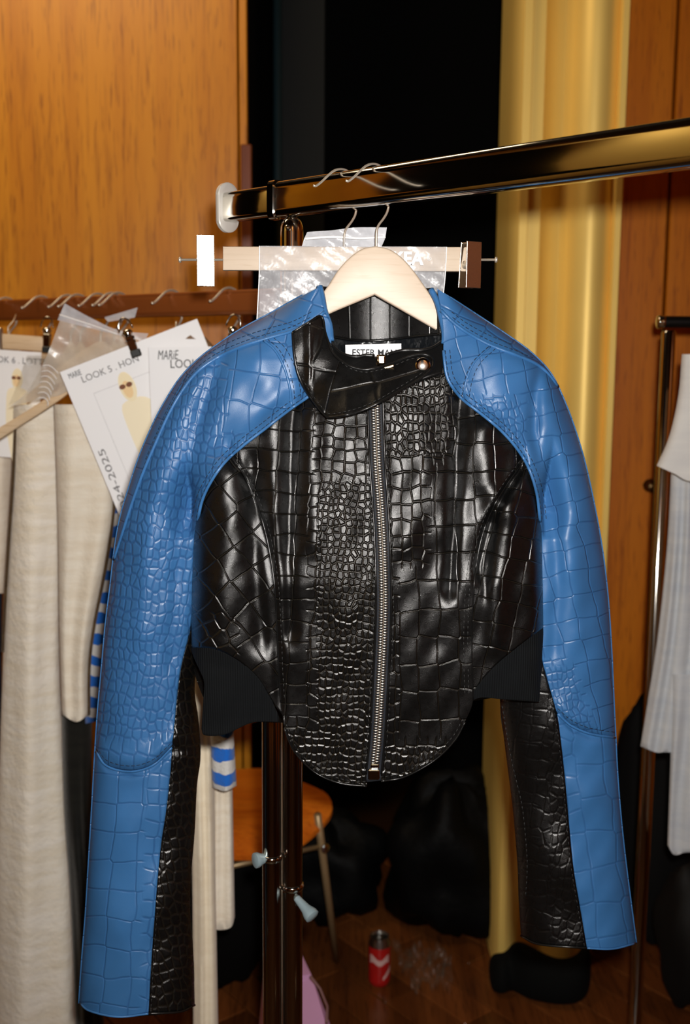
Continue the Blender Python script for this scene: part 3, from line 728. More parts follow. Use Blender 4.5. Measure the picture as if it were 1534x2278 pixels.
# --- zip
zt = patch('zipper', [(a-19, b) for a, b in ZIP]+[(812, 1740)], [(a+19, b) for a, b in ZIP]+[(852, 1736)], M['tape'], jk, lambda x, y: D_body(x, y)+.0018, uvrot(40, 40), 6, 120, thick=.0008)
for sgn in (-1, 1):
    cord('tape_edge', [(a+sgn*17, b) for a, b in ZIP], D_body, .0012, M['smoothblack'], zt, off=.0)
    stitches([(a+sgn*22, b) for a, b in ZIP], D_body, M['threadblack'], zt)
zc = spline(ZIP, step=1.0); n_t = 0; i = 20
tooth = MB().box((.0021, 0, 0), (.0058, .0024, .0019), bev=.0006).mesh(True)
tooth.materials.append(M['steel'])
while i < len(zc)-6:
    for sgn in (-1, 1):
        k = min(len(zc)-1, i+(3 if sgn > 0 else 0))
        x, y = zc[k]
        p = P(x, y, float(D_body(x, y))-.0004)
        o = bpy.data.objects.new('tooth', tooth); COL.objects.link(o); o.parent = zt
        o.location = p; o.rotation_euler = (random.uniform(-.08, .08), 0, 0 if sgn > 0 else math.pi)
        n_t += 1
    i += 6.35; i = int(round(i)) if n_t % 4 else int(i)
# end box and slider with its puller
x, y = 831, 1722
eb = P(x, y, float(D_body(x, y))-.002)
MB().box(eb, (.0125, .005, .0115), bev=.0012).obj('end_box', M['chrome'], zt)
MB().box(eb+Vector((.001, -.0006, .0095)), (.0085, .004, .005), bev=.001).obj('end_pin', M['chrome'], zt)
zs = P(848, 800, float(D_col(848, 800))-.006)
sl_ = MB().box(zs, (.0085, .005, .0105), bev=.0018).obj('slider', simple('pale_gold_metal', (178, 150, 110), .25, 1.0), zt)
MB().tube([zs+Vector((-.004, -.004, .004)), zs+Vector((-.004, -.008, .001)), zs+Vector((-.003, -.006, -.006))], .0012, 6).obj('slider_bridge', sl_.data.materials[0], sl_, True)
MB().box(zs+Vector((.006, -.006, -.008)), (.0145, .0026, .0032), Matrix.Rotation(-.3, 3, 'Y'), .001).obj('pull_tab', sl_.data.materials[0], sl_)

# ================================================================== CLOTHES RACK IN FRONT
zr = float(at(838, 416, 1.2)[2]); RC = at(838, 416, 1.2)[:2]
rdir = np.array([-1.036, 1.0]); rdir /= np.linalg.norm(rdir)
nf = np.array([-rdir[1], rdir[0]])                     # horizontal normal of the rail
if nf[1] > 0: nf = -nf
def rail_pt(px, c=RC, d=rdir):
    """point of a rail (plan line c + s d) seen at column px"""
    r = ray(px, 430); k = r[0]/r[1]
    s = (k*c[1]-c[0])/(d[0]-k*d[1]); return np.array([c[0]+s*d[0], c[1]+s*d[1]]), s
def oval(w, h, n=28, rad=None):
    rad = rad or w; pts = []
    for k in range(n):
        a = 2*math.pi*k/n
        e = 2/5.0
        pts.append((math.copysign(abs(math.cos(a))**e, math.cos(a))*w, math.copysign(abs(math.sin(a))**e, math.sin(a))*h))
    return pts
def rail_seg(s0, s1, w, h, c=RC, d=rdir, z=zr):
    n2 = np.array([-d[1], d[0]]); mb = MB(); rings = []
    for s, k in ((s0, .9), (s0+.0015, 1), (s1-.0015, 1), (s1, .9)):
        q = c + d*s
        rings.append([(q[0]+n2[0]*a*k, q[1]+n2[1]*a*k, z+b*k) for a, b in oval(w, h)])
    return mb.loft(rings)
_, s_left = rail_pt(507); _, s_col = rail_pt(612); _, s_col2 = rail_pt(640)
pp, s_post = rail_pt(649)
rack = empty('clothes_rack', (pp[0], pp[1], 0), 'chrome garment rack with thick oval rail carrying the leather jacket', 'clothes rack')
s_right = -.95
rail_seg(s_right, s_col, .0125, .0205).obj('rail', M['chrome'], rack, auto=40)
rail_seg(s_col-.012, s_col+.001, .0142, .0225).obj('rail_collar', M['chrome'], rack, auto=40)
rail_seg(s_col-.02, s_left, .0105, .0175).obj('rail_extension', M['chrome'], rack, auto=40)
# end plate: stadium across the rail end
q = RC + rdir*s_left; mb = MB(); rings = []
for s, k in ((-.002, .95), (-.001, 1), (.004, 1), (.005, .95)):
    q2 = q + rdir*s; pts = []
    for i in range(32):
        a = 2*math.pi*i/32
        cx = math.cos(a)*.0165; cz = math.sin(a)*.0165 + (.0135 if math.sin(a) >= 0 else -.0135)
        pts.append((q2[0]+nf[0]*cx*k, q2[1]+nf[1]*cx*k, zr+cz*k))
    rings.append(pts)
ep = mb.loft(rings).obj('end_plate', M['nickel'], rack, auto=40)
# posts
def post(x, y, top, r, name='post'):
    prof = [(r, 0), (r, top-r*1.4), (r*.97, top-r*.9), (r*.82, top-r*.45), (r*.5, top-r*.12), (r*.16, top)]
    return MB().lathe((x, y, 0), (0, 0, 1), prof, 28).obj(name, M['chrome'], rack, auto=50)
pr = .0135
post(pp[0], pp[1], zr-.0195, pr)
pl_pt = at(604, 1800, float(pp[1])-.012)
post(pl_pt[0], pl_pt[1], 1.13, .0120)
MB().lathe((pp[0]-.004, pp[1]-.0135, zr-.034), (0, -1, 0), [(0, 0), (.003, 0), (.003, .002), (0, .0025)], 12).obj('bolt', M['chrome'], rack, True)
for (kx, ky), ringc, rr, mb_c in (((569, 1914), (pl_pt[0], pl_pt[1]), .0128, None), ((693, 2037), (pp[0], pp[1]), .0144, None)):
    zc_ = float(at(604 if kx < 600 else 646, 1916 if kx < 600 else 1982, ringc[1]-rr)[2])
    cl = MB().lathe((ringc[0], ringc[1], zc_-.004), (0, 0, 1), [(rr-.002, 0), (rr, 0), (rr+.001, .004), (rr, .008), (rr-.002, .008)], 28).obj('clamp_ring', M['chrome'], rack, True)
    kn = P(kx, ky, ringc[1]-(.012 if kx < 600 else .03)); base = Vector((ringc[0], ringc[1], zc_))
    axis = (kn-base); ln = axis.length
    if kx > 600: base = P(660, 1998, ringc[1]-.012); axis = kn-base; ln = axis.length
    MB().lathe(base, axis, [(.0045, 0), (.0055, ln*.35), (.0065, ln*.6), (.0085, ln*.8), (.0095, ln*.9), (.0095, ln*1.05), (.007, ln*1.1), (0, ln*1.12)], 20).obj('clamp_knob', simple('grey_knob_%d' % kx, (140, 158, 164), .3, .2), cl, auto=50)
# far end post and feet (outside the frame)
q = RC + rdir*(s_right+.05); post(q[0], q[1], zr-.0195, pr)
for c_ in (pp, q):
    MB().tube([(c_[0]+nf[0]*a, c_[1]+nf[1]*a, .05) for a in (-.22, -.1, 0, .1, .22)], .014, 12).obj('foot', M['chrome'], rack, True)

# ================================================================== HANGERS ON THE FRONT RAIL
HOOK = [(0, -.066), (0, -.048), (-.003, -.040), (-.012, -.031), (-.018, -.022), (-.0195, -.008), (-.0185, .008), (-.013, .018), (-.004, .0225), (.006, .0232), (.017, .020), (.027, .013), (.036, .006), (.044, .001), (.048, .001)]
def hook_obj(parent, c, z, n2, r=.0013, k=1.0, low=None, mat='wire'):
    hk = [list(p) for p in HOOK]
    if low is not None: hk[0][1] = low
    h = spline(hk, 60)
    return MB().tube([(c[0]+n2[0]*a*k, c[1]+n2[1]*a*k, z+b*k) for a, b in h], r, 8).obj('hook', M[mat], parent, True)
# wooden hanger in the jacket
hc, _ = rail_pt(838)
YH = J-.016
HL = [(835, 547), (806, 553), (778, 572), (752, 600), (730, 634), (700, 670), (650, 706), (590, 742), (540, 775), (536, 800), (552, 808), (640, 752), (716, 706), (833, 656),
      (969, 734), (1040, 778), (1118, 812), (1134, 802), (1128, 778), (1070, 742), (1010, 706), (968, 668), (944, 636), (920, 602), (894, 573), (866, 554)]
wh = empty('wooden_hanger', P(838, 560, YH), 'pale curved wooden coat hanger inside the leather jacket', 'hanger')
import bmesh
def prism_px(poly, Y, th, mat, name, parent, bev=.003, seg=3):
    me = bpy.data.meshes.new('m'); bm = bmesh.new()
    f = bm.faces.new([bm.verts.new(P(a, b, Y-th/2)) for a, b in poly])
    r = bmesh.ops.extrude_face_region(bm, geom=[f]); bmesh.ops.translate(bm, verts=[v for v in r['geom'] if isinstance(v, bmesh.types.BMVert)], vec=(0, th, 0))
    bmesh.ops.recalc_face_normals(bm, faces=bm.faces)
    if bev:
        es = [e for e in bm.edges if abs(e.verts[0].co.y-e.verts[1].co.y) < 1e-6]
        bmesh.ops.bevel(bm, geom=es, offset=bev, segments=seg, affect='EDGES', profile=.5)
    bmesh.ops.triangulate(bm, faces=[f for f in bm.faces if len(f.verts) > 4])
    bm.to_mesh(me); bm.free()
    me.polygons.foreach_set('use_smooth', [True]*len(me.polygons)); me.set_sharp_from_angle(angle=math.radians(25))
    return link(name, me, mat, parent)
arm = spline(HL+[HL[0]], 120)[:-1]
prism_px([tuple(p) for p in spline(HL[:14], 60)] + [tuple(p) for p in spline(HL[14:]+[HL[0]], 60)][:-1], YH, .013, M['hangerwood'], 'hanger_body', wh, .0025)
hook_obj(wh, hc, zr, nf, low=float(P(838, 556, YH).z-zr))
# clip hanger behind it
hc2, _ = rail_pt(766); YC = float(hc2[1])
ch = empty('clip_hanger', P(766, 560, YC), 'straight wooden trouser hanger with two steel clips', 'hanger')
prism_px([(495, 548), (1042, 549), (1042, 604), (495, 601)], YC, .012, M['hangerwood'], 'bar', ch, .0015, 2)
hook_obj(ch, hc2, zr, nf, low=float(P(766, 556, YC).z-zr))
def rod(px0, px1, py, name='rod'):
    a = P(px0, py, YC); b = P(px1, py, YC); s = 1 if px1 > px0 else -1
    d = (b-a).normalized(); L_ = (b-a).length
    return MB().lathe(a, d, [(.0014, 0), (.0014, L_-.003), (.0032, L_-.0028), (.0034, L_-.001), (.002, L_), (0, L_+.0004)], 14).obj(name, M['wire'], ch, True)
rod(500, 397, 578); rod(1036, 1106, 578)
def clip(px, y0, y1, w, rz, yoff):
    c = P(px, (y0+y1)/2, YC-yoff); h = (P(px, y0, YC-yoff)-P(px, y1, YC-yoff)).length
    R = Matrix.Rotation(rz, 3, 'Z')
    f = MB().box(c, (w, .0016, h), R, .0005).obj('clip', M['plate'], ch)
    R2 = R @ Matrix.Rotation(-.09, 3, 'X'); off = R @ Vector((0, .012, 0))
    MB().box(c+off, (w, .0016, h*.98), R @ Matrix.Rotation(.07, 3, 'X'), .0005).obj('back_jaw', M['plate'], f)
    MB().box(c+R @ Vector((0, .006, h*.46)), (w*.9, .012, .0014), R, .0004).obj('spring_strip', M['plate'], f)
    MB().tube([c+R @ Vector((-w*.4, .006, .0)), c+R @ Vector((w*.4, .006, .0))], .0045, 12).obj('spring', M['wire'], f, True)
clip(457, 523, 637, .0195, math.radians(8), .011)
clip(1053, 537, 641, .0205, math.radians(32), .011)
# zip bag hung over the bar
bag = empty('plastic_zip_bag', P(780, 640, YC), 'clear plastic zip bag draped over the straight clip hanger', 'plastic bag')
def film(name, L, R, mat, parent, Y, amp=.004, nu=30, nv=24, T=None, B=None, seed=0, thick=0):
    def D(x, y):
        x = np.asarray(x, float); y = np.asarray(y, float)
        return Y + amp*(np.sin(x/37+seed)*np.sin(y/29+seed*2)+.6*np.sin((x+y)/19+seed)+.4*np.sin((x-1.6*y)/11+seed))
    return patch(name, L, R, mat, parent, D, uvrot(50, 50), nu, nv, T=T, B=B, thick=thick)
film('bag_body', [(577, 547), (576, 620), (571, 716)], [(993, 549), (990, 610), (984, 668)], M['film'], bag, YC-.0095, .0008, 60, 40, B=[(700, 720), (850, 700)])
film('bag_back', [(580, 547), (579, 620), (576, 716)], [(991, 549), (990, 610), (984, 690)], M['film'], bag, YC+.011, .0012, 50, 30, B=[(700, 720), (850, 700)], seed=2)
film('bag_flap', [(683, 516), (676, 532), (671, 548)], [(860, 506), (856, 530), (848, 549)], M['filmstrip'], bag, YC+.009, .002, 40, 10, T=[(740, 512), (790, 506)], seed=1)
cord('zip_strip', [(678, 531), (740, 527), (800, 530), (857, 527)], lambda x, y: 0*x+YC+.006, .0014, M['whiteprint'], bag)
cord('side_weld', [(577, 547), (576, 620), (571, 716)], lambda x, y: 0*x+YC-.0105, .0006, M['whiteprint'], bag)
cord('side_weld', [(993, 549), (990, 610), (984, 668)], lambda x, y: 0*x+YC-.0105, .0006, M['whiteprint'], bag)
o_ = P(863, 588, YC-.0125); kpx = (P(963, 588, YC-.0125)-o_).length/100
text_mesh('IKEA', 39*kpx, M['whiteprint'], 'lettering', bag, o_, (1, 0, 0), (0, 0, 1), sx=.95, bold=.0007)
text_mesh('\u00ae', 12*kpx, M['whiteprint'], 'lettering', bag, P(950, 580, YC-.0125), (1, 0, 0), (0, 0, 1))

# ================================================================== LEFT RACK
Y570 = 1.70
zl = float(at(570, 672, Y570)[2]); a0 = at(570, 672, Y570)[:2]; b0 = at_z(0, 691, zl)[:2]
ldir = (b0-a0)/np.linalg.norm(b0-a0); nl = np.array([-ldir[1], ldir[0]]); nl = nl if nl[1] < 0 else -nl
def lrail(px): return rail_pt(px, a0, ldir)
rk2 = empty('clothes_rack', (a0[0]+.5*ldir[0], a0[1]+.5*ldir[1], 0), 'lower garment rack at the left holding the cream coats', 'clothes rack')
_, sr0 = lrail(700); _, sr1 = lrail(-260)
M['rail2'] = simple('brown_reflection_chrome', (136, 74, 34), .28, .35)  # chrome with the brown reflection of the wood put into its base colour
rail_seg(sr0, sr1, .0125, .0195, a0, ldir, zl).obj('rail', M['rail2'], rk2, auto=40)
for s in (sr0+.04, sr1-.04):
    q = a0+ldir*s
    MB().lathe((q[0], q[1], .05), (0, 0, 1), [(.0125, 0), (.0125, zl-.07)], 20).obj('post', M['chrome'], rk2, auto=50)
    MB().tube([(q[0]+nl[0]*a, q[1]+nl[1]*a, .05) for a in (-.22, -.1, 0, .1, .22)], .014, 12).obj('foot', M['chrome'], rk2, True)
def ly(px): return float(lrail(px)[0][1])

def shell(name, L, R, Y, T, mat, parent=None, nu=30, nv=60, folds=6, amp=.006, seed=0, B=None, Tp=None, bulge=1.0):
    """hanging cloth with a front and a back, open volume closed at the sides"""
    l = spline(L, nv+1); r = spline(R, nv+1); u = np.linspace(0, 1, nu+1); v = np.linspace(0, 1, nv+1)
    def edge(a, b, mid):
        c = spline([a]+list(mid or [])+[b], 100); q = np.linspace(0, 1, 100)
        return np.stack([np.interp(u, q, c[:, k]) for k in range(2)], 1)
    t = edge(l[0], r[0], Tp); b = edge(l[-1], r[-1], B)
    U = u[None, :, None]; VV = v[:, None, None]
    g = (1-VV)*t[None]+VV*b[None]+(1-U)*l[:, None]+U*r[:, None] - ((1-U)*(1-VV)*l[0]+U*(1-VV)*r[0]+(1-U)*VV*l[-1]+U*VV*r[-1])
    px, py = g[..., 0], g[..., 1]; uu = np.broadcast_to(u[None], px.shape); vv = np.broadcast_to(v[:, None], px.shape)
    pr_ = np.sqrt(np.maximum(0, 1-np.abs(2*uu-1)**2.4))
    Yv = Y(px) if callable(Y) else Y
    w = amp*(np.sin(uu*folds*6.28+seed+.8*np.sin(vv*5+seed))+.4*np.sin(uu*folds*9.3+seed*2+vv*3))*np.minimum(1, vv*2+.25)
    fr = at(px, py, Yv - T*pr_*bulge + w*pr_).reshape(-1, 3); bk_ = at(px, py, Yv + T*.8*pr_ + w*pr_*.6 + .001).reshape(-1, 3)
    n = nu+1; N = n*(nv+1); fs = []
    for i in range(nv):
        for j in range(nu):
            fs.append((i*n+j, (i+1)*n+j, (i+1)*n+j+1, i*n+j+1)); fs.append((N+i*n+j, N+i*n+j+1, N+(i+1)*n+j+1, N+(i+1)*n+j))
        for j in (0, nu):
            a, b2 = i*n+j, (i+1)*n+j; fs.append((a, N+a, N+b2, b2) if j == 0 else (a, b2, N+b2, N+a))
    for i in (0, nv):
        for j in range(nu):
            a, b2 = i*n+j, i*n+j+1; fs.append((a, b2, N+b2, N+a) if i == 0 else (a, N+a, N+b2, b2))
    mb = MB(); mb.v = [tuple(p) for p in np.vstack([fr, bk_]).tolist()]; mb.f = fs
    return mb.obj(name, mat, parent, auto=70)
def edge_tube(poly, Y, r, mat, parent, name='binding'):
    c = spline(poly, step=8); y = Y(c[:, 0]) if callable(Y) else np.full(len(c), Y)
    return MB().tube([V(p) for p in at(c[:, 0], c[:, 1], y)], r, 8).obj(name, mat, parent, True)

# --- garments, nearest (right) to farthest (left)
g = empty('cream_trousers', P(470, 1500, 1.66), 'plain cream trousers hanging behind the blue sleeve', 'trousers')
shell('trouser_leg', [(425, 1380), (424, 1700), (428, 2000), (430, 2330)], [(470, 1380), (476, 1700), (480, 2000), (486, 2330)], 1.64, .022, M['creamflat'], g, 16, 40, 2, .003, 1)
shell('trouser_leg', [(468, 1380), (470, 1700), (474, 2052)], [(512, 1380), (516, 1700), (522, 2040)], 1.69, .02, M['beige'], g, 16, 30, 2, .003, 2, B=[(480, 2068), (512, 2064)])
shell('front_piece', [(430, 1150), (425, 1385)], [(560, 1150), (512, 1385)], 1.68, .02, M['tan'], g, 16, 14, 2, .003, 2)
g = empty('striped_sweater', P(380, 1100, 1.72), 'blue and white striped knit sweater half hidden by the blue sleeve', 'sweater')
shell('body', [(310, 800), (270, 950), (230, 1130), (200, 1300), (180, 1480), (190, 1610)], [(470, 800), (480, 1000), (470, 1300), (440, 1560)], 1.845, .02, M['stripe'], g, 24, 50, 2, .004, 3)
shell('sleeve', [(420, 900), (455, 1300), (468, 1640), (472, 1752)], [(470, 900), (505, 1300), (518, 1600), (526, 1748)], 1.60, .02, M['stripe'], g, 16, 40, 1, .002, 1, B=[(500, 1760)])
g = empty('beige_coat', P(190, 1000, 1.84), 'plain beige coat with brown bound front edge beside the striped sweater', 'coat')
shell('front', [(120, 900), (128, 1150), (132, 1400), (138, 1590)], [(256, 900), (254, 1110), (242, 1210), (226, 1300), (208, 1390), (197, 1480), (196, 1590)], 1.80, .03, M['beige'], g, 30, 60, 1.2, .006, 4, B=[(170, 1606)])
edge_tube([(254, 1110), (242, 1210), (226, 1300), (208, 1390), (197, 1480), (196, 1590)], 1.795, .0042, M['trimbrown'], g)
g = empty('black_trousers', P(170, 1700, 1.86), 'black trousers hanging below the beige coat', 'trousers')
shell('trouser_leg', [(136, 1560), (142, 1800), (156, 2000), (170, 2330)], [(205, 1560), (204, 1800), (210, 2000), (236, 2330)], 1.88, .02, M['darkcloth'], g, 16, 40, 2, .004, 1)
g = empty('cream_coat', P(70, 1200, 1.95), 'long shaggy cream coat with a dark seam at the far left', 'coat')
shell('front', [(30, 900), (26, 1100), (14, 1300), (2, 1600), (-6, 1900), (-8, 2330)], [(150, 900), (140, 1200), (134, 1450), (140, 1620), (150, 1800), (160, 2000), (172, 2330)], 1.93, .05, M['cream'], g, 36, 90, 1.3, .006, 2)
edge_tube([(36, 930), (28, 1080), (20, 1200), (12, 1330), (6, 1450)], 1.905, .003, M['trimbrown'], g)
g = empty('dark_blue_coat', P(-10, 1300, 2.0), 'dark blue garment at the very left edge behind the cream coat', 'coat')
shell('front', [(-90, 950), (-95, 1400), (-100, 2300)], [(6, 1300), (4, 1450), (2, 2300)], 2.12, .02, simple('dark_blue_cloth', (20, 30, 50), .9), g, 16, 40, 2, .005)
g = empty('grey_cream_coat', P(0, 1000, 2.05), 'greyish cream jacket at the left edge with bound collar', 'coat')
shell('front', [(-90, 900), (-90, 1320)], [(36, 890), (26, 1100), (12, 1320)], 2.04, .03, M['beige'], g, 16, 30, 2, .006, 1)

# --- hooks and wooden hangers on the left rail
def lhanger(px, label, body=None):
    c, _ = lrail(px); Y = float(c[1]); py = float(690)
    h = empty('wooden_hanger', (c[0], c[1], zl-.07), label, 'hanger', 'hangers on the left rack')
    hook_obj(h, c, zl, nl, .002, 1.0)
    b = body or (.0, .33)
    drop, wid = .07, b[1]
    th = b[0]
    cx = Vector((c[0], c[1], zl-.063)); ax = Vector((math.cos(th), math.sin(th), 0)); rings = []
    pts = []
    for t in np.linspace(-1, 1, 25):
        pts.append((t, -.085*abs(t)**1.25))
    mb = MB(); rr = []
    for t, dz in pts:
        q = cx + ax*(t*wid/2) + Vector((0, 0, dz-.014)); hh = .02*(1-.55*abs(t)); ww = .0055; nn = Vector((-ax.y, ax.x, 0))
        rr.append([q+nn*(ww*math.cos(a))+Vector((0, 0, hh*math.sin(a))) for a in [k*math.pi/5 for k in range(10)]])
    mb.loft(rr).obj('hanger_body', M['hangerwood2'], h, auto=50)
    return h
lhanger(512, 'hanger hook on the left rail nearest the leather jacket', (-.35, .26))
lhanger(382, 'hanger hook on the left rail above the upright white card', (-.35, .26))
lhanger(262, 'wooden hanger behind the tilted white card, right one of the crossed hooks', (-.5, .12))
lhanger(247, 'wooden hanger behind the plastic pouch, left one of the crossed hooks', (-.5, .12))
lhanger(216, 'wooden hanger just left of the crossed hooks', (.1, .26))
lhanger(170, 'wooden hanger above the pouch corner, right of a close pair', (-.5, .12))
lhanger(148, 'wooden hanger above the pouch corner, left of a close pair', (-.5, .12))
lhanger(88, 'wooden hanger second from the left picture edge', (-.4, .2))
lhanger(8, 'wooden hanger at the left picture edge', (-.4, .2))
# straight clip bar at far left and a slanting arm
g = empty('trouser_hanger', P(40, 760, 2.0), 'straight wooden trouser hanger above the look six card', 'hanger')
prism_px([(2, 742), (100, 749), (98, 782), (0, 776)], 1.99, .014, M['hangerwood2'], 'bar', g, .002, 2)
MB().tube([P(18, 748, 1.99), P(18, 728, 1.99), P(30, 714, 2.0), P(36, 700, 2.02)], .0014, 8).obj('hook', M['wire'], g, True)
MB().box(P(-2, 760, 1.985), (.014, .012, .05), bev=.002).obj('clip', M['plate'], g)
g = empty('wooden_hanger', P(60, 920, 1.80), 'slanting wooden hanger arm in front of the cream coat', 'hanger')
prism_px([tuple(p) for p in spline([(-20, 962), (40, 926), (90, 894), (140, 860), (165, 840), (172, 850), (150, 876), (100, 912), (40, 950), (-20, 990)], 50)], 1.80, .012, M['hangerwood2'], 'hanger_arm', g, .002, 2)
# --- trouser clips
def bulldog(px, py, Y, tilt, label):
    g = empty('trouser_clip', P(px, py, Y), label, 'clip', 'chrome clips on the left rack')
    c = P(px, py, Y); k = .00072
    def q(a, b, d=0): # pixel offset rotated
        ca, sa = math.cos(tilt), math.sin(tilt); return c + Vector((k*(a*ca-b*sa), d, -k*(a*sa+b*ca)))
    MB().tube([q(-15+15*(1-math.cos(t)), -14-26*math.sin(t)*1.0, -.002) for t in np.linspace(0, math.pi, 14)], .0014, 8).obj('ring', M['chrome'], g, True)
    MB().lathe(q(0, -14), q(0, 10)-q(0, -14), [(0, -.002), (.006, 0), (.0085, .004), (.006, .009), (.0055, .013), (.008, .017), (0, .018)], 18).obj('spring', M['chrome'], g, True)
    R = Matrix.Rotation(-tilt*1.0, 3, 'Y')
    j = MB().box(q(2, 18, -.004), (.0115, .003, .026), Matrix.Rotation(tilt, 3, 'Y') @ Matrix.Rotation(.2, 3, 'X'), .001).obj('jaw', M['chrome'], g)
    MB().box(q(2, 18, .003), (.0115, .003, .026), Matrix.Rotation(tilt, 3, 'Y') @ Matrix.Rotation(-.2, 3, 'X'), .001).obj('jaw', M['chrome'], g)
    MB().box(q(4, 39, -.003), (.015, .008, .011), Matrix.Rotation(tilt, 3, 'Y'), .0012).obj('rubber_tip', simple('black_rubber%d' % px, (14, 18, 18), .4), j)
bulldog(286, 748, 1.70, -.32, 'chrome trouser clip gripping the tilted white look card')
bulldog(104, 742, 1.93, .1, 'blurred chrome clip left of the plastic pouch')
bulldog(516, 742, 1.655, .2, 'chrome clip just above the blue shoulder')
# --- look cards
def card(TL, TR, Lpx, Y, label, name='look_card'):
    a = P(TL[0], TL[1], Y); b = P(TR[0], TR[1], Y); ux = (b-a); wpx = math.hypot(TR[0]-TL[0], TR[1]-TL[1]); k = ux.length/wpx
    ux.normalize(); ux.y = 0; ux.normalize(); uz = Vector((-ux.z, 0, ux.x)); 
    o = empty(name, a, label, 'card', 'look cards on the left rack')
    W_ = wpx*k; H_ = Lpx*k
    def q(x, y, d=0.0): return a + ux*(x*k) - uz*(y*k) + Vector((0, -d, 0))
    MB().prism([q(0, 0), q(wpx, 0), q(wpx, Lpx), q(0, Lpx)], (0, .0006, 0)).obj('sheet', M['paper'], o)
    return o, q, ux, uz, k
def flat(q, pts, mat, name, parent, d=.0004, th=.0002):
    return MB().prism([q(x, y, d) for x, y in pts], (0, th, 0)).obj(name, mat, parent)
def ell(cx, cy, rx, ry, n=24, a0=0): return [(cx+rx*math.cos(a0+2*math.pi*i/n), cy+ry*math.sin(a0+2*math.pi*i/n)) for i in range(n)]
def line(q, pts, mat, name, parent, r=.0003):
    return MB().tube([q(x, y, .0003) for x, y in pts], r, 5).obj(name, mat, parent)
def figure(q, ox, oy, s, parent):
    f = flat(q, [(ox+s*x, oy+s*y) for x, y in [tuple(p) for p in spline([(-18, 62), (-34, 74), (-38, 130), (-36, 200), (-26, 260), (-14, 318), (-10, 330), (4, 330), (8, 312), (20, 250), (32, 180), (46, 130), (50, 100), (40, 76), (18, 62), (-18, 62)], 50)[:-1]]], M['printdress'], 'printed_dress', parent, .0004)
    flat(q, [(ox+s*x, oy+s*y) for x, y in ell(0, 30, 20, 38)], M['printhair'], 'printed_hair', parent, .0006)
    flat(q, [(ox+s*x, oy+s*y) for x, y in ell(-2, 36, 12, 22)], M['skin'], 'printed_face', parent, .0008)
    for e in (-10, 8): flat(q, [(ox+s*x, oy+s*y) for x, y in ell(e-2, 26, 8, 6)], M['printdark'], 'printed_glasses', parent, .001)
c2, q, ux, uz, k = card((133, 828), (438, 709), 462, 1.735, 'tilted white look card with a printed figure in a cream dress')
text_mesh('LOOK 5 . HON', 21*k, M['ink'], 'lettering', c2, q(38, 40, .0006), ux, uz, sx=.98)
text_mesh('MARIE', 18*k, M['inkdark'], 'handwriting', c2, q(14, 22, .0006), ux, uz, sx=.6)
line(q, [(52, 70), (300, 70)], M['ink'], 'printed_line', c2, .00015); line(q, [(52, 70), (52, 400)], M['ink'], 'printed_line', c2, .00015)
figure(q, 128, 56, .9, c2)
text_mesh('2024-2025', 22*k, M['ink'], 'lettering', c2, q(26, 352, .0006), uz, -ux, sx=1.72)
c3, q, ux, uz, k = card((330, 773), (470, 771), 230, 1.71, 'upright white look card directly behind the blue shoulder')
text_mesh('MARiE', 30*k, M['inkdark'], 'handwriting', c3, q(19, 27, .0006), ux, uz + ux*.12, sx=.55)
text_mesh('LOOK 4', 27*k, M['inkdark'], 'lettering', c3, q(46, 46, .0006), ux, uz, sx=.85)
c1, q, ux, uz, k = card((-40, 775), (92, 784), 240, 1.955, 'blurred white look card at the left edge with a face in sunglasses')
text_mesh('LOOK 6 . LOTTE', 20*k, M['ink'], 'lettering', c1, q(10, 28, .0006), ux, uz, sx=.92)
figure(q, 80, 44, .62, c1)
# --- translucent pouch with white wavy print
pb = empty('plastic_zip_pouch', P(200, 760, 1.78), 'clear zip pouch printed with white waves left of the tilted card', 'plastic bag')
film('pouch_body', [(134, 712), (100, 800), (60, 870), (20, 905)], [(318, 752), (300, 790), (190, 850), (130, 880)], M['film2'], pb, 1.775, .003, 30, 24, seed=3)
film('pouch_strip', [(144, 675), (128, 712)], [(330, 742), (322, 760)], M['filmstrip'], pb, 1.77, .002, 30, 6, T=[(200, 706), (262, 734)], seed=1)
cord('zip_strip', [(132, 700), (200, 722), (262, 744)], lambda x, y: 0*x+1.766, .0009, M['whiteprint'], pb)
for i in range(7):
    y0 = 815+i*12; x0 = 94-i*2
    cord('wave', [(x0, y0), (x0+12, y0-3), (x0+24, y0+4), (x0+36-i*2, y0+16)], lambda x, y: 0*x+1.764, .0007, M['whiteprint'], pb)
pb2 = empty('plastic_pouch', P(180, 860, 1.86), 'thin smoky plastic pouch hanging over the left look card', 'plastic bag')
film('pouch_body', [(60, 790), (40, 850), (20, 900)], [(140, 790), (135, 840), (110, 890)], M['film3'], pb2, 1.86, .004, 20, 16, seed=5)
pb3 = empty('plastic_strip', P(270, 700, 1.69), 'crumpled clear plastic strip lying along the left rail', 'plastic bag')
film('strip', [(232, 706), (240, 716)], [(306, 684), (300, 706)], M['filmstrip'], pb3, ly(262)-.06, .003, 20, 8, seed=2)
hp = empty('plastic_hanger', P(425, 755, 1.74), 'brown plastic hanger shoulder behind the upright white card', 'hanger')
MB().tube([P(385, 782, 1.745), P(404, 758, 1.745), P(425, 750, 1.745), P(450, 760, 1.745), P(480, 785, 1.745)], [.005, .009, .011, .009, .005], 10).obj('hanger_body', M['brownplastic'], hp, True)
MB().tube([P(390, 768, 1.745), P(390, 740, 1.745), P(392, 715, 1.745)], .0013, 8).obj('hook', M['wire'], hp, True)

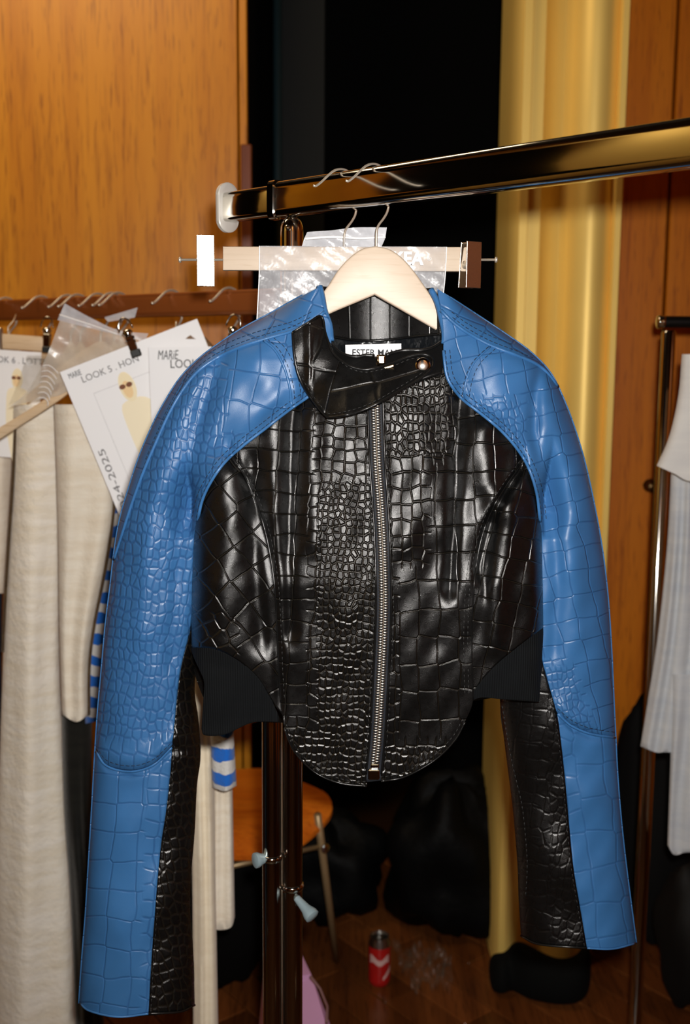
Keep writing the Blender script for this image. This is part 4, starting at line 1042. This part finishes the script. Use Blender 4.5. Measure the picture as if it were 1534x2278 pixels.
# ================================================================== RIGHT RACK AND GREY CLOTHES
YR = 1.95
pt = P(1487, 735, YR)
rk3 = empty('clothes_rack', (pt.x, pt.y, 0), 'slim chrome rack post at the right edge with a black top bar', 'clothes rack')
MB().lathe((pt.x, pt.y, .0), (0, 0, 1), [(.0125, 0), (.0125, pt.z-.004), (.010, pt.z)], 20).obj('post', M['chrome'], rk3, auto=50)
e = P(1470, 716, YR)
MB().tube([(e.x, pt.y, e.z), (e.x+.3, pt.y+.02, e.z)], .0105, 16).obj('top_bar', simple('black_bar', (8, 8, 8), .35), rk3, auto=50)
MB().lathe((e.x-.008, pt.y, e.z), (1, 0, 0), [(0, 0), (.011, .001), (.0125, .004), (.011, .007), (.0125, .009), (.0118, .013)], 18).obj('bar_cap', M['chrome'], rk3, True)
MB().tube([(pt.x+a, pt.y, .03) for a in (-.05, .1, .3)], .014, 12).obj('foot', M['chrome'], rk3, True)
MB().lathe((e.x+.3, pt.y+.02, 0), (0, 0, 1), [(.0125, 0), (.0125, e.z)], 16).obj('post', M['chrome'], rk3, auto=50)
g = empty('grey_blouse', P(1520, 900, 1.85), 'pale grey flared top at the right edge hanging over the rack', 'top')
shell('body', [(1516, 788), (1508, 880), (1488, 970), (1460, 1036)], [(1640, 788), (1660, 900), (1680, 1090)], 1.80, .025, M['grey'], g, 24, 30, 1, .003, 1, B=[(1500, 1054), (1540, 1072)])
g = empty('grey_ribbed_dress', P(1500, 1300, 1.9), 'long grey ribbed dress at the right edge under the pale top', 'dress')
shell('skirt', [(1494, 1000), (1484, 1200), (1464, 1400), (1440, 1560), (1424, 1660)], [(1640, 1000), (1640, 1400), (1640, 1690)], 1.88, .025, M['greyrib'], g, 60, 50, 5, .006, 2, B=[(1460, 1674), (1494, 1674)])
shell('underskirt', [(1494, 1500), (1490, 1700), (1484, 1880)], [(1600, 1500), (1605, 1700), (1610, 1900)], 1.86, .02, M['greyrib'], g, 30, 40, 2, .006, 4, B=[(1500, 1902), (1530, 1896)])

# ================================================================== CHAIR, FLOOR CLUTTER
zs_ = .45
A = at_z(440, 1890, zs_); Bc = at_z(768, 1788, zs_)
cu_ = V(Bc-A); cw_ = cu_.length; cu_.z = 0; cu_.normalize(); cv_ = Vector((-cu_.y, cu_.x, 0))
chs = empty('chair', (V(A)+cu_*(cw_*.5)+cv_*.2).xy.to_3d(), 'bent plywood chair with orange-brown seat and thin steel legs', 'chair')
def chair_pt(a, b, z): p = V(A)+cu_*a+cv_*b; p.z = z; return p
SW, SD = cw_, .34
mb = MB(); rings = []
for a in np.linspace(0, 1, 25):
    pass
outline = [tuple(p) for p in spline([(.02, .02), (SW*.5, -.012), (SW-.05, .012), (SW, .06), (SW-.01, .2), (SW-.04, SD-.04), (SW*.5, SD), (.04, SD-.04), (.005, .2), (0, .05), (.02, .02)], 64)[:-1]]
cxm, cym = SW/2, SD/2
def seat_z(a, b):
    return zs_ + .0 - .045*max(0, (.09-b)/.09)**2 - .012*math.sin(max(0, min(1, a/SW))*math.pi)*math.sin(max(0, min(1, b/SD))*math.pi)
vsx = []; fsx = []; NR = 10; n = len(outline)
for th in (0, -.011):
    for i in range(NR+1):
        t = i/NR
        for a, b in outline:
            aa = cxm+(a-cxm)*max(t, .001); bb = cym+(b-cym)*max(t, .001)
            vsx.append(chair_pt(aa, bb, seat_z(aa, bb)+th))
Nn = n*(NR+1)
for lay in (0, 1):
    for i in range(NR):
        for j in range(n):
            k2 = (j+1) % n; fsx.append((lay*Nn+i*n+j, lay*Nn+i*n+k2, lay*Nn+(i+1)*n+k2, lay*Nn+(i+1)*n+j))
for j in range(n):
    k2 = (j+1) % n; fsx.append((NR*n+j, NR*n+k2, Nn+NR*n+k2, Nn+NR*n+j))
MB().add(vsx, fsx).obj('seat', M['chairwood'], chs, auto=50)
# backrest
mb = MB(); NU, NV = 20, 8; vsx = []; fsx = []
for lay in (0, .010):
    for i in range(NV+1):
        for j in range(NU+1):
            u = j/NU; w = i/NV; inset = .03*(abs(2*w-1)**3)
            a = inset+(SW-2*inset)*u; b = SD+.0+.03*w-.02*(2*u-1)**2+lay
            vsx.append(chair_pt(a, b, .56+.22*w))
Nn = (NU+1)*(NV+1)
for lay in (0, 1):
    for i in range(NV):
        for j in range(NU): q_ = lay*Nn+i*(NU+1)+j; fsx.append((q_, q_+1, q_+NU+2, q_+NU+1))
for j in range(NU):
    for i in (0, NV): q_ = i*(NU+1)+j; fsx.append((q_, q_+1, Nn+q_+1, Nn+q_))
for i in range(NV):
    for j in (0, NU): q_ = i*(NU+1)+j; fsx.append((q_, q_+NU+1, Nn+q_+NU+1, Nn+q_))
MB().add(vsx, fsx).obj('backrest', M['chairwood'], chs, auto=50)
for a in (.12, SW-.12):
    MB().box(chair_pt(a, SD+.005, .52), (.03, .012, .16), Matrix.Rotation(math.atan2(cu_.y, cu_.x), 3, 'Z'), .003).obj('back_bracket', simple('black_steel%d' % int(a*100), (12, 12, 12), .4, .5), chs)
M['leg'] = simple('chair_steel', (168, 142, 104), .35, .4)
legs = [(.05, .06, -.02, .0), (.05, SD-.06, -.02, .05), (SW-.06, SD-.06, .04, .06)]
for a, b, da, db in legs:
    MB().tube([chair_pt(a, b, zs_-.03), chair_pt(a+da*.4, b+db*.4, .25), chair_pt(a+da, b+db, 0)], .0085, 12).obj('leg', M['leg'], chs, True)
lt, lb = V(at_z(706, 1812, .442)), V(at_z(748, 2138, 0))
MB().tube([lt, lt.lerp(lb, .5), lb], .0085, 12).obj('leg', M['leg'], chs, True)
st = lt.lerp(lb, .2); MB().tube([chair_pt(.04, .065, .36), st], .006, 10).obj('stretcher', M['leg'], chs, True)
MB().lathe(st-cv_*.012, -cv_, [(0, 0), (.011, .001), (.012, .004), (.008, .007), (0, .008)], 18).obj('bolt', M['chrome'], chs, True)
# can
cp = at_z(843, 2185, 0); can = empty('drink_can', (cp[0], cp[1], 0), 'small red drink can with silver top standing on the floor', 'can')
r = .0255; h = .118
MB().lathe((cp[0], cp[1], 0), (0, 0, 1), [(0, .003), (r*.72, .001), (r*.8, 0), (r*.98, .008), (r, .014), (r, h-.022)], 32).obj('can_body', M['red'], can, auto=50)
MB().lathe((cp[0], cp[1], h-.022), (0, 0, 1), [(r, 0), (r*.98, .006), (r*.86, .015), (r*.84, .019), (r*.86, .021), (r*.80, .0215), (r*.78, .018), (0, .0175)], 32).obj('can_lid', M['aluminium'], can, auto=50)
MB().tube([(cp[0]-.008, cp[1]-.004, h-.002), (cp[0]+.006, cp[1]-.004, h-.002)], .0016, 8).obj('pull_tab', M['aluminium'], can, True)
def curved_print(zlist, a0, a1, name):
    vsx = []; fsx = []; m_ = 14
    for i in range(m_+1):
        a = a0+(a1-a0)*i/m_
        for zz in (zlist[0](i/m_), zlist[1](i/m_)): vsx.append((cp[0]+(r+.0003)*math.sin(a), cp[1]-(r+.0003)*math.cos(a), zz))
    for i in range(m_): fsx.append((2*i, 2*i+2, 2*i+3, 2*i+1))
    MB().add(vsx, fsx).obj(name, M['canprint'], can, True)
curved_print((lambda t: .058+.004*math.sin(t*9), lambda t: .074+.006*math.sin(t*7+1)), -1.0, .9, 'print_band')
curved_print((lambda t: .018+.02*t, lambda t: .026+.026*t), .3, 1.2, 'print_swoosh')
# pink paper bag close to the rack foot
pk = empty('pink_paper_bag', P(700, 2278, 1.75), 'lilac pink paper bag standing at the foot of the rack', 'bag')
pa = [P(668, 2170, 1.86), P(692, 2168, 1.86), P(742, 2300, 1.74), P(760, 2400, 1.70), P(600, 2400, 1.76), P(612, 2240, 1.86)]
MB().prism(pa, (-.03, .10, 0)).obj('bag_body', M['pink'], pk)
MB().tube([P(690, 2172, 1.79), P(712, 2200, 1.79), P(728, 2240, 1.76), P(726, 2275, 1.72)], .0025, 8).obj('bag_handle', simple('dusty_rose_cord', (120, 84, 84), .7), pk, True)
# black bin bags, holdalls and a dark blob for the chair's shade
def blob(name, cx, cy, rx, ry, rz, mat, label, cat, seed=0, n=28, mrows=18, rough=.12):
    rnd = random.Random(seed); ph = [rnd.uniform(0, 6.28) for _ in range(8)]
    vsx = []; fsx = []
    for i in range(mrows+1):
        th = math.pi*i/mrows
        for j in range(n):
            a = 2*math.pi*j/n
            k = 1+rough*(math.sin(3*a+ph[0]+2*th)+.7*math.sin(5*a+ph[1]-3*th)+.5*math.sin(8*a+ph[2]+4*th)+.5*math.sin(6*th+ph[3]))
            x = math.sin(th)**.7*math.cos(a)*rx*k; y = math.sin(th)**.7*math.sin(a)*ry*k; z = (math.cos(th)*k)*rz+rz
            vsx.append((cx+x, cy+y, max(.002, z)))
    for i in range(mrows):
        for j in range(n): fsx.append((i*n+j, (i+1)*n+j, (i+1)*n+(j+1) % n, i*n+(j+1) % n))
    me = MB().add(vsx, fsx).mesh(True)
    o = link(name, me, mat); setp(o, label, cat); return o
f1 = at_z(800, 2010, 0); f1 = at_z(725, 2085, 0); blob('black_bin_bag', f1[0], f1[1]+.13, .15, .12, .13, M['blackplastic'], 'low black plastic bag on the floor behind the chair leg', 'bag', 1)
f2 = at_z(1010, 2060, 0); f2 = at_z(1000, 2120, 0); blob('black_bin_bag', f2[0]+.01, f2[1]+.14, .16, .15, .19, M['blackplastic'], 'taller black plastic bag on the floor behind the red can', 'bag', 2)
ub = chair_pt(SW*.45, SD*.62, 0); blob('chair_shade_blob', ub.x, ub.y, .13, .10, .17, simple('chair_shade_black', (8, 8, 8), .9, spec=.1), 'added dark blob standing for the shade under the orange-brown chair', 'bag', 8, rough=.05)  # black shape added to stand for the shade below the seat
f3 = at(1450, 1800, 2.56); blob('black_holdall', f3[0], 2.56, .11, .09, .31, simple('black_canvas', (9, 9, 9), .85, spec=.2), 'tall black holdall on the floor beside the right sleeve', 'bag', 3, rough=.06)
f4 = at(1560, 1950, 2.28); blob('black_case', f4[0], 2.28, .09, .10, .16, simple('black_nylon', (8, 8, 8), .7, spec=.3), 'black bag under the grey ribbed dress', 'bag', 5, rough=.06)
# crumpled clear wrap near the can
cw0 = empty('plastic_wrap', V(at_z(930, 2140, .02)), 'crumpled clear plastic wrap on the floor beside the red can', 'plastic wrap')
w0 = [at_z(*p, .03) for p in ((868, 2098), (1000, 2120), (1010, 2190), (915, 2195))]
vsx = []; fsx = []; NQ = 26
for i in range(NQ+1):
    for j in range(NQ+1):
        u, w = i/NQ, j/NQ
        p = (1-u)*(1-w)*w0[0]+u*(1-w)*w0[1]+u*w*w0[2]+(1-u)*w*w0[3]
        p = p + np.array([0, 0, .012*(math.sin(u*17+w*9)+math.sin(w*23-u*7)+.6*math.sin(u*41+w*31))])
        p[2] = max(.004, p[2]); vsx.append(p)
for i in range(NQ):
    for j in range(NQ): q_ = i*(NQ+1)+j; fsx.append((q_, q_+1, q_+NQ+2, q_+NQ+1))
MB().add(vsx, fsx).obj('sheet', plastic_film('floor_film', (120, 112, 98), .10, .1, 22), cw0, True)
# black cloth bundled round the foot of the gold moulding
b1 = at_z(1180, 2238, 0); b2 = at_z(1270, 2245, 0)
bc = empty('black_cloth', ((gx(1150)+gx(1400))/2, 2.30, 0), 'black cloth bundled around the foot of the gold moulding', 'cloth')
mb = MB(); pts = [(1096, .05, .02), (1104, .085, .0), (1122, .09, -.01), (1138, .085, .01), (1150, .12, .0), (1172, .13, -.03), (1205, .112, -.04), (1240, .10, -.05), (1280, .102, -.045), (1305, .12, -.02), (1316, .13, .01), (1324, .09, .04)]
vsx = []; n = 0
for px, top, dy in pts:
    x = float(at_z(px, 2230, 0)[0])
    for z, o in ((0, -.0), (top*.45, -.012), (top*.85, 0), (top, .02), (top*.98, .07), (0, .07)): vsx.append((x, 2.29+dy+o, z))
k6 = 6
fsx = [(i*k6+j, (i+1)*k6+j, (i+1)*k6+(j+1) % k6, i*k6+(j+1) % k6) for i in range(len(pts)-1) for j in range(k6)]
fsx += [tuple(range(k6)), tuple((len(pts)-1)*k6+j for j in range(k6-1, -1, -1))]
clo = MB().add(vsx, fsx).obj('bundle', simple('black_velvet', (7, 9, 9), .9, spec=.15), bc, True)
sd = clo.modifiers.new('round', 'SUBSURF'); sd.levels = 2; sd.render_levels = 2
